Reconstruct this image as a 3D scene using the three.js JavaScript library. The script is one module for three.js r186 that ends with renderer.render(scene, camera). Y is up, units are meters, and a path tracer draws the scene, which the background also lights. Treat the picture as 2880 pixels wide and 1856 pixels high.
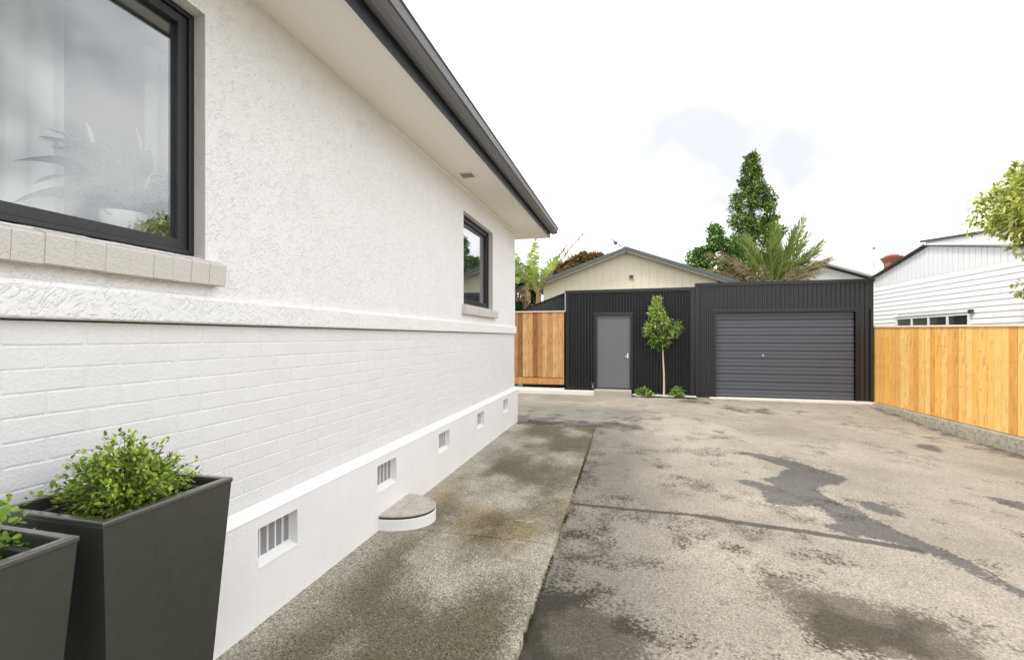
import * as THREE from 'three';
import { mergeGeometries, mergeVertices } from 'three/addons/utils/BufferGeometryUtils.js';
import { RoundedBoxGeometry } from 'three/addons/geometries/RoundedBoxGeometry.js';

// ---------------------------------------------------------------- camera, sky, sun, exposure
const scene = new THREE.Scene();
const camera = new THREE.PerspectiveCamera(71.85, 1024 / 659, 0.05, 800);
camera.position.set(1.969, 1.6, 0);
camera.rotation.y = THREE.MathUtils.degToRad(13.825);
camera.setViewOffset(1024, 659, 0, -7.1, 1024, 659);

const renderer = new THREE.WebGLRenderer({ antialias: true });
renderer.toneMapping = THREE.LinearToneMapping;
renderer.toneMappingExposure = 1.94;
renderer.shadowMap.enabled = true;
renderer.shadowMap.type = THREE.PCFSoftShadowMap;

// seeded random numbers and lattice noise
function rng(seed) { let s = seed >>> 0; return () => { s = (s + 0x6D2B79F5) >>> 0; let t = s; t = Math.imul(t ^ (t >>> 15), t | 1); t ^= t + Math.imul(t ^ (t >>> 7), t | 61); return ((t ^ (t >>> 14)) >>> 0) / 4294967296; }; }
const LAT = new Float32Array(65536); { const r = rng(7); for (let i = 0; i < 65536; i++) LAT[i] = r(); }
const wrap = (i, p) => ((i % p) + p) % p;
function vn(x, y, px = 256, py = 256, o = 0) {          // value noise with periods px, py
  const xi = Math.floor(x), yi = Math.floor(y), fx = x - xi, fy = y - yi;
  const u = fx * fx * (3 - 2 * fx), v = fy * fy * (3 - 2 * fy);
  const x0 = wrap(xi, px) + o * 37, x1 = wrap(xi + 1, px) + o * 37, y0 = wrap(yi, py) + o * 91, y1 = wrap(yi + 1, py) + o * 91;
  const g = (a, b) => LAT[((a & 255) << 8) | (b & 255)];
  return (g(x0, y0) * (1 - u) + g(x1, y0) * u) * (1 - v) + (g(x0, y1) * (1 - u) + g(x1, y1) * u) * v;
}
function fbm(x, y, n, p = 256, o = 0) { let s = 0, a = 0.5, t = 0; for (let i = 0; i < n; i++) { s += a * vn(x, y, p, p, o + i); t += a; a *= 0.5; x *= 2; y *= 2; p *= 2; } return s / t; }
const sst = (a, b, x) => { const t = Math.min(1, Math.max(0, (x - a) / (b - a))); return t * t * (3 - 2 * t); };
const lerp = (a, b, t) => a + (b - a) * t;

// overcast sky: bright, thin cloud with soft grey and faintly violet patches
{
  const W = 1024, H = 512, d = new Float32Array(W * H * 4);
  for (let j = 0; j < H; j++) for (let i = 0; i < W; i++) {
    const el = (j / H - 0.5) * Math.PI, az = i / W * 2 * Math.PI, s = Math.max(0, Math.sin(el));
    const k = 1 / (0.32 + s), cxx = Math.cos(az) * Math.cos(el) * k * 1.7, czz = Math.sin(az) * Math.cos(el) * k * 1.7;
    const wv = fbm(cxx * 0.8 + 9, czz * 0.8 + 3, 3, 256, 11);
    let c = fbm(cxx * 1.4 + wv * 1.6 + 40, czz * 1.4 + wv * 1.4 + 70, 6, 256, 3);
    c = sst(0.24, 0.6, c);
    const L = el < 0 ? 0.5 : lerp(0.5, 1.2, c) * lerp(1.0, 1.06, s);
    const q = (j * W + i) * 4;
    d[q] = L * lerp(0.92, 0.98, c); d[q + 1] = L * lerp(0.955, 0.985, c); d[q + 2] = L * lerp(1.05, 1.0, c); d[q + 3] = 1;
  }
  const t = new THREE.DataTexture(d, W, H, THREE.RGBAFormat, THREE.FloatType);
  t.mapping = THREE.EquirectangularReflectionMapping; t.magFilter = THREE.LinearFilter; t.minFilter = THREE.LinearFilter; t.needsUpdate = true;
  scene.background = t; scene.environment = t;
}
const sun = new THREE.DirectionalLight(0xfff6ea, 1.5);
sun.position.set(-9 + 4, 20, 8 - 6); sun.target.position.set(4, 0, -6);
sun.castShadow = true; sun.shadow.radius = 22; sun.shadow.mapSize.set(2048, 2048);
Object.assign(sun.shadow.camera, { left: -28, right: 28, top: 28, bottom: -28, near: 1, far: 80 });
scene.add(sun, sun.target);

// ---------------------------------------------------------------- helpers
const taken = {};
function numbered(n) { if (!(n in taken)) { taken[n] = 0; return n; } taken[n]++; return n + '_' + String(taken[n]).padStart(3, '0'); }
function tag(o, label, category, group) { o.userData.label = label; o.userData.category = category; if (group) o.userData.group = group; return o; }
function thing(name, label, category, pos = [0, 0, 0], group) { const g = new THREE.Group(); g.name = numbered(name); g.position.set(...pos); scene.add(g); return tag(g, label, category, group); }
function part(parent, name, geo, m, pos) { const o = new THREE.Mesh(geo, m); o.name = name; if (pos) o.position.set(...pos); parent.add(o); return o; }
function struct(name, geo, m) { const o = geo ? new THREE.Mesh(geo, m) : new THREE.Group(); o.name = numbered(name); o.userData.kind = 'structure'; scene.add(o); return o; }
function stuff(o) { o.userData.kind = 'stuff'; return o; }
const lin = (r, g, b) => new THREE.Color().setRGB(r, g, b);
function mat(c, rough = 0.8, o = {}) { return new THREE.MeshStandardMaterial({ color: Array.isArray(c) ? lin(...c) : c, roughness: rough, side: THREE.DoubleSide, ...o }); }
function phys(c, rough, o = {}) { return new THREE.MeshPhysicalMaterial({ color: Array.isArray(c) ? lin(...c) : c, roughness: rough, side: THREE.DoubleSide, ...o }); }
function dtex(W, H, fn, srgb, rx = 1, ry = 1) {         // fn(i, j, out) fills out with 0..1 values (linear for srgb maps)
  const d = new Uint8Array(W * H * 4), o = [0, 0, 0];
  for (let j = 0; j < H; j++) for (let i = 0; i < W; i++) {
    fn(i, j, o); const q = (j * W + i) * 4;
    for (let k = 0; k < 3; k++) { let v = Math.min(1, Math.max(0, o[k])); if (srgb) v = v <= 0.0031308 ? v * 12.92 : 1.055 * Math.pow(v, 1 / 2.4) - 0.055; d[q + k] = Math.round(v * 255); }
    d[q + 3] = 255;
  }
  const t = new THREE.DataTexture(d, W, H); t.magFilter = THREE.LinearFilter; t.minFilter = THREE.LinearMipmapLinearFilter; t.generateMipmaps = true;
  t.wrapS = t.wrapT = THREE.RepeatWrapping; t.repeat.set(rx, ry); if (srgb) t.colorSpace = THREE.SRGBColorSpace; t.needsUpdate = true; return t;
}
function grey(W, H, fn, rx, ry) { return dtex(W, H, (i, j, o) => { o[0] = o[1] = o[2] = fn(i, j); }, false, rx, ry); }
function box(w, h, d, x = 0, y = 0, z = 0, uo = 0, vo = 0) {   // box centred at x,y,z with uv in metres
  const g = new THREE.BoxGeometry(w, h, d); g.translate(x, y, z);
  const p = g.attributes.position, n = g.attributes.normal, u = g.attributes.uv;
  for (let i = 0; i < p.count; i++) {
    const ax = Math.abs(n.getX(i)), ay = Math.abs(n.getY(i));
    if (ax > 0.5) u.setXY(i, p.getZ(i) + uo, p.getY(i) + vo); else if (ay > 0.5) u.setXY(i, p.getX(i) + uo, p.getZ(i) + vo); else u.setXY(i, p.getX(i) + uo, p.getY(i) + vo);
  }
  return g;
}
const span = (x0, x1, y0, y1, z0, z1, uo, vo) => box(Math.abs(x1 - x0), Math.abs(y1 - y0), Math.abs(z1 - z0), (x0 + x1) / 2, (y0 + y1) / 2, (z0 + z1) / 2, uo, vo);
function shape(pts, holes = []) { const s = new THREE.Shape(pts.map(p => new THREE.Vector2(...p))); for (const h of holes) s.holes.push(new THREE.Path(h.map(p => new THREE.Vector2(...p)))); return s; }
const rect = (a, b, c, d) => [[a, c], [b, c], [b, d], [a, d]];
// a plate parallel to the house wall: shape axes are (distance along the wall = -z, y); it grows from x0 towards +x
function wallPlate(s, depth, x0, bevel = 0) { return new THREE.ExtrudeGeometry(s, { depth: depth - 2 * bevel, bevelEnabled: bevel > 0, bevelSize: bevel, bevelThickness: bevel, bevelOffset: -bevel, bevelSegments: 2, steps: 1 }).translate(0, 0, bevel).rotateY(Math.PI / 2).translate(x0, 0, 0); }
function prof(pts, z0, z1, bevel = 0) { return new THREE.ExtrudeGeometry(shape(pts), { depth: z1 - z0, bevelEnabled: false, steps: 1 }).translate(0, 0, z0); }
function frontPlate(s, depth, z0, bevel = 0) { return new THREE.ExtrudeGeometry(s, { depth: depth - 2 * bevel, bevelEnabled: bevel > 0, bevelSize: bevel, bevelThickness: bevel, bevelOffset: -bevel, bevelSegments: 2 }).translate(0, 0, z0 + bevel); }
const V = (x, y, z) => new THREE.Vector3(x, y, z);
function tube(pts, r, seg = 8, rad = 6) { return new THREE.TubeGeometry(new THREE.CatmullRomCurve3(pts.map(p => p.isVector3 ? p : V(...p))), seg, r, rad, false); }
function taper(pts, r0, r1, seg = 10, rad = 7) {        // tapered limb
  const c = new THREE.CatmullRomCurve3(pts.map(p => V(...p))), g = new THREE.TubeGeometry(c, seg, 1, rad, false), p = g.attributes.position;
  for (let i = 0; i <= seg; i++) { const q = c.getPointAt(i / seg), r = lerp(r0, r1, i / seg); for (let k = 0; k <= rad; k++) { const n = i * (rad + 1) + k; p.setXYZ(n, q.x + (p.getX(n) - q.x) * r, q.y + (p.getY(n) - q.y) * r, q.z + (p.getZ(n) - q.z) * r); } }
  g.computeVertexNormals(); return g;
}
function bar(a, b, w, h) { const A = V(...a), B = V(...b), g = new THREE.BoxGeometry(w, h, A.distanceTo(B)); const m = new THREE.Matrix4().lookAt(A, B, V(0, 1, 0.001)); m.setPosition(A.clone().add(B).multiplyScalar(0.5)); return g.applyMatrix4(m); }
function strip(g) { for (const k of Object.keys(g.attributes)) if (!['position', 'normal', 'uv', 'color'].includes(k)) g.deleteAttribute(k); return g; }
function merge(list) { return mergeGeometries(list.map(g => strip(g.index ? g.toNonIndexed() : g)), false); }

// ---------------------------------------------------------------- textures
const TX = {};
// stucco: trowelled, wormy ridges running diagonally, 0.8 m tile
TX.stucco = grey(1024, 1024, (i, j) => {
  const x = i / 1024 * 24, y = j / 1024 * 24;
  const a = x + y, b = y - x;                            // periods stay whole
  const wx = vn(x * 0.5, y * 0.5, 12, 12, 5) * 2.2, wy = vn(x * 0.5, y * 0.5, 12, 12, 8) * 2.2;
  const r1 = vn(a * 0.5 + wx, b * 1.5 + wy, 36, 36, 1), r2 = vn(a * 1.0 + wy, b * 3 + wx, 72, 72, 2);
  const cut = Math.pow(1 - Math.abs(r1 * 2 - 1), 6), cut2 = Math.pow(1 - Math.abs(r2 * 2 - 1), 4);   // short creases left by the trowel
  const g1 = sst(0.45, 0.75, vn(x, y, 24, 24, 12)), g2 = sst(0.4, 0.7, vn(x * 2, y * 2, 48, 48, 13));
  return 0.6 - 0.5 * cut * g1 - 0.36 * cut2 * g2 + 0.22 * vn(x * 2, y * 2, 48, 48, 4) + 0.16 * vn(x * 5, y * 5, 120, 120, 6) + 0.07 * vn(x * 9, y * 9, 216, 216, 7);
}, 1 / 0.62, 1 / 0.62);
TX.paint = grey(512, 512, (i, j) => 0.5 * fbm(i / 32, j / 32, 4, 16, 1) + 0.35 * vn(i / 8, j / 8, 64, 64, 3) + 0.15 * vn(i / 3.2, j / 3.2, 160, 160, 2), 2.5, 2.5);
TX.white = dtex(512, 512, (i, j, o) => {                 // very slight mottling and faint drips in white paint
  const n = fbm(i / 64, j / 64, 5, 8, 2), m = fbm(i / 9, j / 90, 3, 57, 6); const v = 0.79 + 0.05 * (n - 0.5) + 0.025 * (m - 0.5); o[0] = v; o[1] = v * 1.0; o[2] = v * 0.992;
}, true, 0.5, 0.5);
TX.grit = grey(512, 512, (i, j) => 0.45 * vn(i / 3, j / 3, 171, 171, 1) + 0.35 * vn(i / 6, j / 6, 85, 85, 2) + 0.2 * fbm(i / 24, j / 24, 3, 21, 3), 1 / 0.7, 1 / 0.7);
function wood(seed, base, dark, pale) {                  // 0.6 m x 2.4 m of sawn pine, grain along v
  const r = rng(seed), kn = []; for (let k = 0; k < 15; k++) kn.push([r() * 0.6, r() * 2.4, 0.006 + r() * r() * 0.014]);
  return dtex(512, 1024, (i, j, o) => {
    let x = i / 512 * 0.6, y = j / 1024 * 2.4, k = 0, push = 0;
    for (const [a, b, c] of kn) { let dx = Math.abs(x - a), dy = Math.abs(y - b); dx = Math.min(dx, 0.6 - dx); dy = Math.min(dy, 2.4 - dy); const e = (dx * dx + dy * dy * 0.45) / (c * c); if (e < 14) { push += Math.exp(-e * 0.35) * 0.02; k = Math.max(k, Math.exp(-e * 1.1)); } }
    const w = fbm(x / 0.05, y / 0.4, 3, 12, seed & 7) * 0.02;
    const ring = 0.5 + 0.5 * Math.sin((x + w * 1.6 + push) * 520 + vn(x / 0.15, y / 0.6, 4, 4, 3) * 9);
    const fine = vn(x / 0.0025, y / 0.06, 240, 40, 4), blot = fbm(x / 0.1, y / 0.3, 4, 6, 9);
    let t = 0.28 * ring + 0.3 * fine + 0.75 * (blot - 0.35);
    const st = sst(0.62, 0.8, fbm(x / 0.05, y / 0.25, 3, 12, 15));
    for (let q = 0; q < 3; q++) { let c = lerp(pale[q], base[q], Math.min(1, Math.max(0, t * 1.4))); c = lerp(c, dark[q], 0.45 * st + 0.85 * k); o[q] = c; }
  }, true, 1 / 0.6, 1 / 2.4);
}
TX.pine = wood(3, [0.7, 0.4, 0.105], [0.36, 0.15, 0.035], [0.84, 0.6, 0.24]);
TX.cedar = wood(12, [0.42, 0.235, 0.09], [0.11, 0.055, 0.022], [0.62, 0.4, 0.19]);
TX.dust = dtex(1024, 1024, (i, j, o) => {                // satin charcoal coating with sparse pale flecks
  const n = fbm(i / 40, j / 40, 4, 26, 4), f = LAT[(Math.imul(i >> 1, 7331) + Math.imul(j >> 1, 90001) + (Math.imul(i >> 1, j >> 1) >>> 2)) & 65535] > 0.9994 ? 0.1 : 0, v = 0.044 * (0.9 + 0.25 * n) + f; o[0] = v; o[1] = v * 1.03; o[2] = v * 0.86;
}, true, 1.4, 1.4);
TX.mottle = dtex(512, 512, (i, j, o) => { const m = fbm(i / 30, j / 30, 5, 17, 3), s = vn(i / 3, j / 3, 171, 171, 2), n = fbm(i / 64, j / 64, 4, 8, 9), d = sst(0.5, 0.85, m + 0.2 * (s - 0.5)) * 0.6, v = 0.5 * (0.8 + 0.3 * s + 0.3 * (n - 0.5)); o[0] = lerp(v * 1.04, v * 0.45, d); o[1] = lerp(v * 0.94, v * 0.4, d); o[2] = lerp(v * 0.84, v * 0.3, d); }, true, 1.6, 1.6);
TX.roofing = grey(256, 256, (i, j) => fbm(i / 16, j / 16, 4, 16, 2), 1, 1);
console.log('textures');

// ---------------------------------------------------------------- materials
const M = {
  stucco: mat(0xffffff, 0.86, { map: TX.white, bumpMap: TX.stucco, bumpScale: 0.006 }),
  brick: mat([0.92, 0.92, 0.93], 0.62, { map: TX.white, bumpMap: TX.paint, bumpScale: 0.0022 }),
  mortar: mat([0.73, 0.73, 0.73], 0.7, { bumpMap: TX.paint, bumpScale: 0.004 }),
  plinth: mat(0xffffff, 0.55, { map: TX.white, bumpMap: TX.paint, bumpScale: 0.0016 }),
  sill: mat([0.58, 0.56, 0.525], 0.75, { bumpMap: TX.paint, bumpScale: 0.004 }),
  soffit: mat([0.9, 0.88, 0.825], 0.6),
  alu: mat([0.019, 0.0205, 0.024], 0.4, { bumpMap: TX.paint, bumpScale: 0.0004 }),
  aluBlack: mat([0.01, 0.01, 0.011], 0.5),
  fascia: mat([0.03, 0.034, 0.042], 0.33),
  gutter: mat([0.17, 0.175, 0.185], 0.32),
  glass: phys([0.96, 0.98, 0.98], 0.0, { transmission: 1, thickness: 0, ior: 2.1 }),
  blackClad: mat([0.015, 0.0155, 0.017], 0.24),
  greyClad: mat([0.014, 0.0147, 0.017], 0.36),
  flashing: mat([0.009, 0.0095, 0.011], 0.3),
  roller: mat([0.072, 0.079, 0.097], 0.38),
  doorPaint: mat([0.118, 0.122, 0.132], 0.5, { bumpMap: TX.paint, bumpScale: 0.0006 }),
  chrome: mat([0.8, 0.8, 0.8], 0.25, { metalness: 0.6 }),
  pine: ['#ffffff', '#f6e6d0', '#ffeecb', '#e9d2b4', '#fff6e4'].map(c => mat(c, 0.72, { map: TX.pine, bumpMap: TX.pine, bumpScale: 0.0012 })),
  cedar: ['#ffffff', '#e3cdb6', '#fff0dc', '#b79d80', '#f2dcc2'].map(c => mat(c, 0.75, { map: TX.cedar, bumpMap: TX.cedar, bumpScale: 0.0012 })),
  cap: mat([0.74, 0.62, 0.42], 0.7),
  planter: mat(0xffffff, 0.3, { map: TX.dust, bumpMap: TX.paint, bumpScale: 0.0005 }),
  rim: phys([0.05, 0.053, 0.05], 0.3, { clearcoat: 1, clearcoatRoughness: 0.12 }),
  liner: mat([0.03, 0.034, 0.032], 0.45),
  soil: mat([0.055, 0.038, 0.024], 1, { bumpMap: TX.grit, bumpScale: 0.02 }),
  cream: mat([0.68, 0.62, 0.47], 0.7),
  creamTrim: mat([0.74, 0.7, 0.58], 0.6),
  greenRoof: mat([0.075, 0.095, 0.095], 0.5),
  weather: mat([0.88, 0.88, 0.88], 0.5),
  panel: mat([0.77, 0.775, 0.785], 0.5),
  darkTrim: mat([0.03, 0.03, 0.035], 0.5),
  room: mat([0.74, 0.77, 0.81], 0.9),
  curtain: phys([0.86, 0.84, 0.8], 1, { transmission: 0.25, thickness: 0 }),
  concrete: mat([0.36, 0.34, 0.29], 0.9, { bumpMap: TX.grit, bumpScale: 0.006 }),
  paleConcrete: mat([0.66, 0.64, 0.6], 0.85, { bumpMap: TX.grit, bumpScale: 0.003 }),
  greyHouse: mat([0.5, 0.5, 0.47], 0.7), greyRoof: mat([0.3, 0.31, 0.3], 0.6),
  red: mat([0.3, 0.1, 0.065], 0.85), metal: mat([0.25, 0.25, 0.26], 0.4, { metalness: 0.5 }),
  bark: mat([0.2, 0.15, 0.1], 0.9), paleBark: mat([0.55, 0.47, 0.38], 0.85),
  mesh: mat([0.42, 0.42, 0.42], 0.6),
};

// ---------------------------------------------------------------- ground, driveway, path
struct('ground', new THREE.PlaneGeometry(600, 600).rotateX(-Math.PI / 2).translate(0, -0.55, -60), mat([0.09, 0.1, 0.05], 1));
const fall = (x, z) => { const t = Math.min(1, Math.max(0, (z + 13.3) / 4)); return -0.24 * sst(2.6, 8, x) * (1 - (1 - t) * (1 - t)); };
const groundY = (x, z) => -0.022 - 0.022 * sst(-8, -4, z) * (1 - sst(1.5, 3, x)) + fall(x, z);
const DX0 = -2.6, DX1 = 8.4, DZ0 = -13.3, DZ1 = -0.9;     // part of the driveway that the stain map covers
function mask(W, H, list, blur) {                        // polygons in metres (x, z) -> blurred 0..1 mask
  const cv = document.createElement('canvas'); cv.width = W; cv.height = H; const c = cv.getContext('2d');
  c.fillStyle = '#000'; c.fillRect(0, 0, W, H);
  for (const { p, a = 1, line = 0 } of list) {
    const v = Math.round(255 * a); c.fillStyle = c.strokeStyle = `rgb(${v},${v},${v})`; c.beginPath();
    p.forEach(([x, z], i) => { const X = (x - DX0) / (DX1 - DX0) * W, Y = (z - DZ0) / (DZ1 - DZ0) * H; i ? c.lineTo(X, Y) : c.moveTo(X, Y); });
    if (line) { c.lineWidth = line / (DX1 - DX0) * W; c.stroke(); } else { c.closePath(); c.fill(); }
  }
  const im = c.getImageData(0, 0, W, H).data; let f = new Float32Array(W * H); for (let i = 0; i < W * H; i++) f[i] = im[i * 4] / 255;
  for (let pass = 0; pass < 2; pass++) for (const ver of [0, 1]) {
    const g = new Float32Array(W * H), n = ver ? H : W, m = ver ? W : H, sn = ver ? W : 1, sm = ver ? 1 : W;
    for (let b = 0; b < m; b++) { let s = 0; for (let k = -blur; k <= blur; k++) s += f[b * sm + Math.min(n - 1, Math.max(0, k)) * sn]; for (let k = 0; k < n; k++) { g[b * sm + k * sn] = s / (2 * blur + 1); s += f[b * sm + Math.min(n - 1, k + blur + 1) * sn] - f[b * sm + Math.max(0, k - blur) * sn]; } }
    f = g;
  }
  return (x, z) => { const X = Math.min(W - 1.01, Math.max(0, (x - DX0) / (DX1 - DX0) * W - 0.5)), Y = Math.min(H - 1.01, Math.max(0, (z - DZ0) / (DZ1 - DZ0) * H - 0.5)), i = X | 0, j = Y | 0, u = X - i, v = Y - j; return (f[j * W + i] * (1 - u) + f[j * W + i + 1] * u) * (1 - v) + (f[(j + 1) * W + i] * (1 - u) + f[(j + 1) * W + i + 1] * u) * v; };
}
const wet = [
  { p: [[3.43, -7.23], [3.99, -7.05], [4.27, -6.82], [4.42, -6.54], [4.59, -6.29], [4.36, -6.02], [4.08, -5.75], [3.98, -5.57], [4.09, -5.28], [4.21, -5.07], [4.25, -4.78], [4.3, -4.57], [4.37, -4.39], [4.37, -4.27], [4.51, -4.27], [4.49, -4.1], [4.5, -3.91], [4.56, -3.76], [4.8, -3.3], [4.66, -3.05], [4.43, -3.58], [4.41, -3.69], [4.35, -3.81], [4.37, -3.98], [4.32, -4.15], [4.22, -4.22], [4.06, -4.26], [3.84, -4.3], [3.71, -4.29], [3.68, -4.46], [3.81, -4.62], [3.81, -4.91], [3.75, -5.04], [3.62, -5.07], [3.48, -4.92], [3.36, -4.98], [3.35, -5.23], [3.62, -5.37], [3.42, -5.43], [3.14, -5.55], [3.36, -5.65], [3.59, -5.51], [3.73, -5.54], [3.47, -5.71], [3.68, -5.98], [3.93, -6.32], [4.04, -6.45], [3.84, -6.72], [3.63, -6.96]] },
  { p: [[4.29, -5.33], [4.48, -5.41], [4.6, -5.34], [4.6, -5.16], [4.54, -4.98], [4.4, -4.95], [4.33, -5.1]], a: 0.8 },
  { p: [[6.83, -9.35], [7.18, -9.34], [6.95, -8.57], [6.75, -8.63], [6.68, -8.95]], a: 0.75 },
  { p: [[5.8, -6.68], [6.04, -6.62], [5.86, -6.4]], a: 0.8 },
  { p: [[5.86, -6.27], [6.3, -6.1], [6.4, -5.6], [5.92, -5.7], [5.89, -6.0]], a: 0.85 },
];
const dirtAndTone = [
  { p: [[2.84, -3.23], [2.95, -3.26], [2.99, -3.17], [3.15, -3.26], [3.31, -3.33], [3.47, -3.29], [3.58, -3.19], [3.7, -3.12], [3.6, -3.02], [3.61, -2.95], [3.65, -2.87], [3.68, -2.75], [3.8, -2.5], [3.4, -2.4], [3.28, -2.68], [3.19, -2.77], [3.14, -2.89], [3.04, -2.95], [2.94, -3.0], [2.9, -3.11]], a: 1 },
  { p: [[1.44, -2.1], [1.42, -2.52], [1.47, -2.98], [1.63, -3.0], [1.77, -2.85], [1.74, -2.61], [1.83, -2.44], [1.78, -2.1]], a: 0.85 },
  { p: [[1.42, -8.1], [1.42, -0.9], [1.6, -0.9], [1.56, -2.6], [1.53, -3.6], [1.5, -4.5], [1.52, -5.5], [1.5, -6.5], [1.52, -8.1]], a: 0.8 },  // narrow darker strip along the path edge
  { p: [[2.58, -5.58], [2.93, -5.66], [2.92, -5.13], [2.62, -4.79]], a: 0.55 },
  { p: [[2.67, -4.36], [2.95, -4.33], [3.15, -4.11], [2.76, -3.84]], a: 0.55 },
  { p: [[3.2, -3.88], [3.55, -3.74], [3.3, -3.62]], a: 0.45 },
  { p: [[1.7, -5.05], [2.05, -4.95], [1.86, -4.4]], a: 0.45 },
  { p: [[4.2, -11.85], [5.3, -11.7], [5.5, -11.3], [4.5, -11.2]], a: 0.35 },
  { p: [[3.2, -12.6], [4.4, -12.5], [3.7, -11.9]], a: 0.45 },
  { p: [[-0.3, -8.9], [2.2, -8.6], [2.4, -8.15], [0, -8.15]], a: 0.55 },
  { p: [[7.7, -13], [8.1, -12], [8.1, -9], [8.05, -1], [7.8, -1], [7.85, -9], [7.8, -11.5]], a: 0.6 },
  { p: [[1.4, -7.8], [2.2, -7.2], [1.95, -5.6], [2.4, -4.9], [2.1, -4.0], [2.35, -3.0], [2.0, -2.2], [2.2, -1], [1.4, -1]], a: 0.17 },  // broad, faintly darker tone over the asphalt beside the path
  { p: [[1.42, -8.1], [1.42, -0.9], [1.56, -0.9], [1.54, -2.6], [1.52, -3.6], [1.5, -4.5], [1.51, -5.5], [1.5, -6.5], [1.51, -8.1]], a: 1 },  // narrower, fully dark band over the path-edge strip
  { p: [[1.44, -2.1], [1.42, -2.52], [1.47, -2.98], [1.63, -3.0], [1.77, -2.85], [1.74, -2.61], [1.83, -2.44], [1.78, -2.1]], a: 1 },
  { p: [[2.86, -3.2], [2.98, -3.18], [3.15, -3.22], [3.3, -3.25], [3.5, -3.12], [3.52, -2.9], [3.6, -2.6], [3.35, -2.55], [3.14, -2.89], [2.92, -3.05]], a: 1 },
];
const seam = [{ p: [[1.46, -4.5], [2.02, -4.46], [2.6, -4.43], [2.87, -4.37], [3.29, -4.31], [3.6, -4.28], [4.25, -4.23]], line: 0.05 }, { p: [[2.6, -4.43], [2.87, -4.37], [3.29, -4.31], [3.6, -4.28], [4.25, -4.23]], line: 0.075 }];
const mWet = mask(1024, 1024, wet, 6), mDirtAndTone = mask(512, 512, dirtAndTone, 8), mSeam = mask(1400, 1400, seam, 2);
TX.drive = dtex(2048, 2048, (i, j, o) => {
  const x = lerp(DX0, DX1, i / 2048), z = lerp(DZ0, DZ1, 1 - j / 2048);
  const w1 = (fbm(x * 3, z * 3, 4, 256, 1) - 0.5), w2 = (fbm(x * 3, z * 3, 4, 256, 6) - 0.5), f1 = vn(x * 40, z * 40, 256, 256, 3) - 0.5;
  const big = fbm(x * 0.35 + 5, z * 0.35 + 9, 3, 256, 7), mid = fbm(x * 1.6, z * 1.6, 4, 256, 2);
  const s1 = LAT[(Math.imul(i, 7919) + Math.imul(j, 104729) + (Math.imul(i, j) >>> 3)) & 65535], s2 = vn(x * 70, z * 70, 256, 256, 5), s3 = vn(x * 130, z * 130, 256, 256, 8);
  let v = 0.295 * (0.92 + 0.3 * (big - 0.5) + 0.42 * (mid - 0.5));
  let gr = 1 + 0.75 * (s1 - 0.5) + 0.22 * (s2 - 0.5) + 0.5 * (s3 - 0.5);
  if (s1 > 0.99) gr *= 1.45; if (s3 < 0.14) gr *= 0.72;
  v *= gr;
  let r = v * 1.04, g = v * 0.935, b = v * 0.765;
  const nz = 0.45 * (f1 + (s2 - 0.5)) + 0.5 * w1;
  const wt = sst(0.36, 0.62, mWet(x + w1 * 0.2, z + w2 * 0.3) + 0.75 * nz);
  const dt = sst(0.16, 0.8, mDirtAndTone(x + w2 * 0.34, z + w1 * 0.4) * 1.85 + 1.2 * (mid - 0.55) + 0.9 * (s2 - 0.5) + 0.8 * (s3 - 0.5) + 1.5 * (fbm(x * 5, z * 5, 4, 256, 21) - 0.5));
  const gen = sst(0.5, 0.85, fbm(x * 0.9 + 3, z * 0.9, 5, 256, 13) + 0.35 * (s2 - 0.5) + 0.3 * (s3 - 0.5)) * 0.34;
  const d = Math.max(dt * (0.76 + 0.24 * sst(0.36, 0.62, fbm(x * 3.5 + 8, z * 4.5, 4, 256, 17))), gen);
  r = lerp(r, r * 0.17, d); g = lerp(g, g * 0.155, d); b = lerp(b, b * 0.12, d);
  r = lerp(r, r * 0.36, wt); g = lerp(g, g * 0.37, wt); b = lerp(b, b * 0.42, wt);
  const se = sst(0.25, 0.6, mSeam(x + w1 * 0.03, z + w2 * 0.05) + 0.35 * (s2 - 0.5)); r = lerp(r, 0.04, se * 0.85); g = lerp(g, 0.038, se * 0.85); b = lerp(b, 0.032, se * 0.85);
  o[0] = r; o[1] = g; o[2] = b;
}, true);
TX.drive.wrapS = TX.drive.wrapT = THREE.MirroredRepeatWrapping;
TX.driveRough = null;
function sheet(x0, x1, z0, z1, nx, nz, fy, fuv) {
  const g = new THREE.PlaneGeometry(1, 1, nx, nz), p = g.attributes.position, u = g.attributes.uv;
  for (let i = 0; i < p.count; i++) { const a = p.getX(i) + 0.5, b = p.getY(i) + 0.5, x = lerp(x0, x1, a), z = lerp(z1, z0, b); p.setXYZ(i, x, fy(x, z), z); u.setXY(i, ...fuv(x, z)); }
  g.computeVertexNormals(); return g;
}
TX.driveBump = grey(512, 512, (i, j) => 0.5 * vn(i / 4, j / 4, 128, 128, 1) + 0.3 * vn(i / 9.14, j / 9.14, 56, 56, 2) + 0.2 * fbm(i / 32, j / 32, 3, 16, 3), 10, 11);
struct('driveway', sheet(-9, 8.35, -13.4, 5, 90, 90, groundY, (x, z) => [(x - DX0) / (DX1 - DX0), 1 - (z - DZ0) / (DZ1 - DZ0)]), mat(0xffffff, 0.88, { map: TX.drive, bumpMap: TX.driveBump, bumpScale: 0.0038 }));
console.log('driveway');

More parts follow.
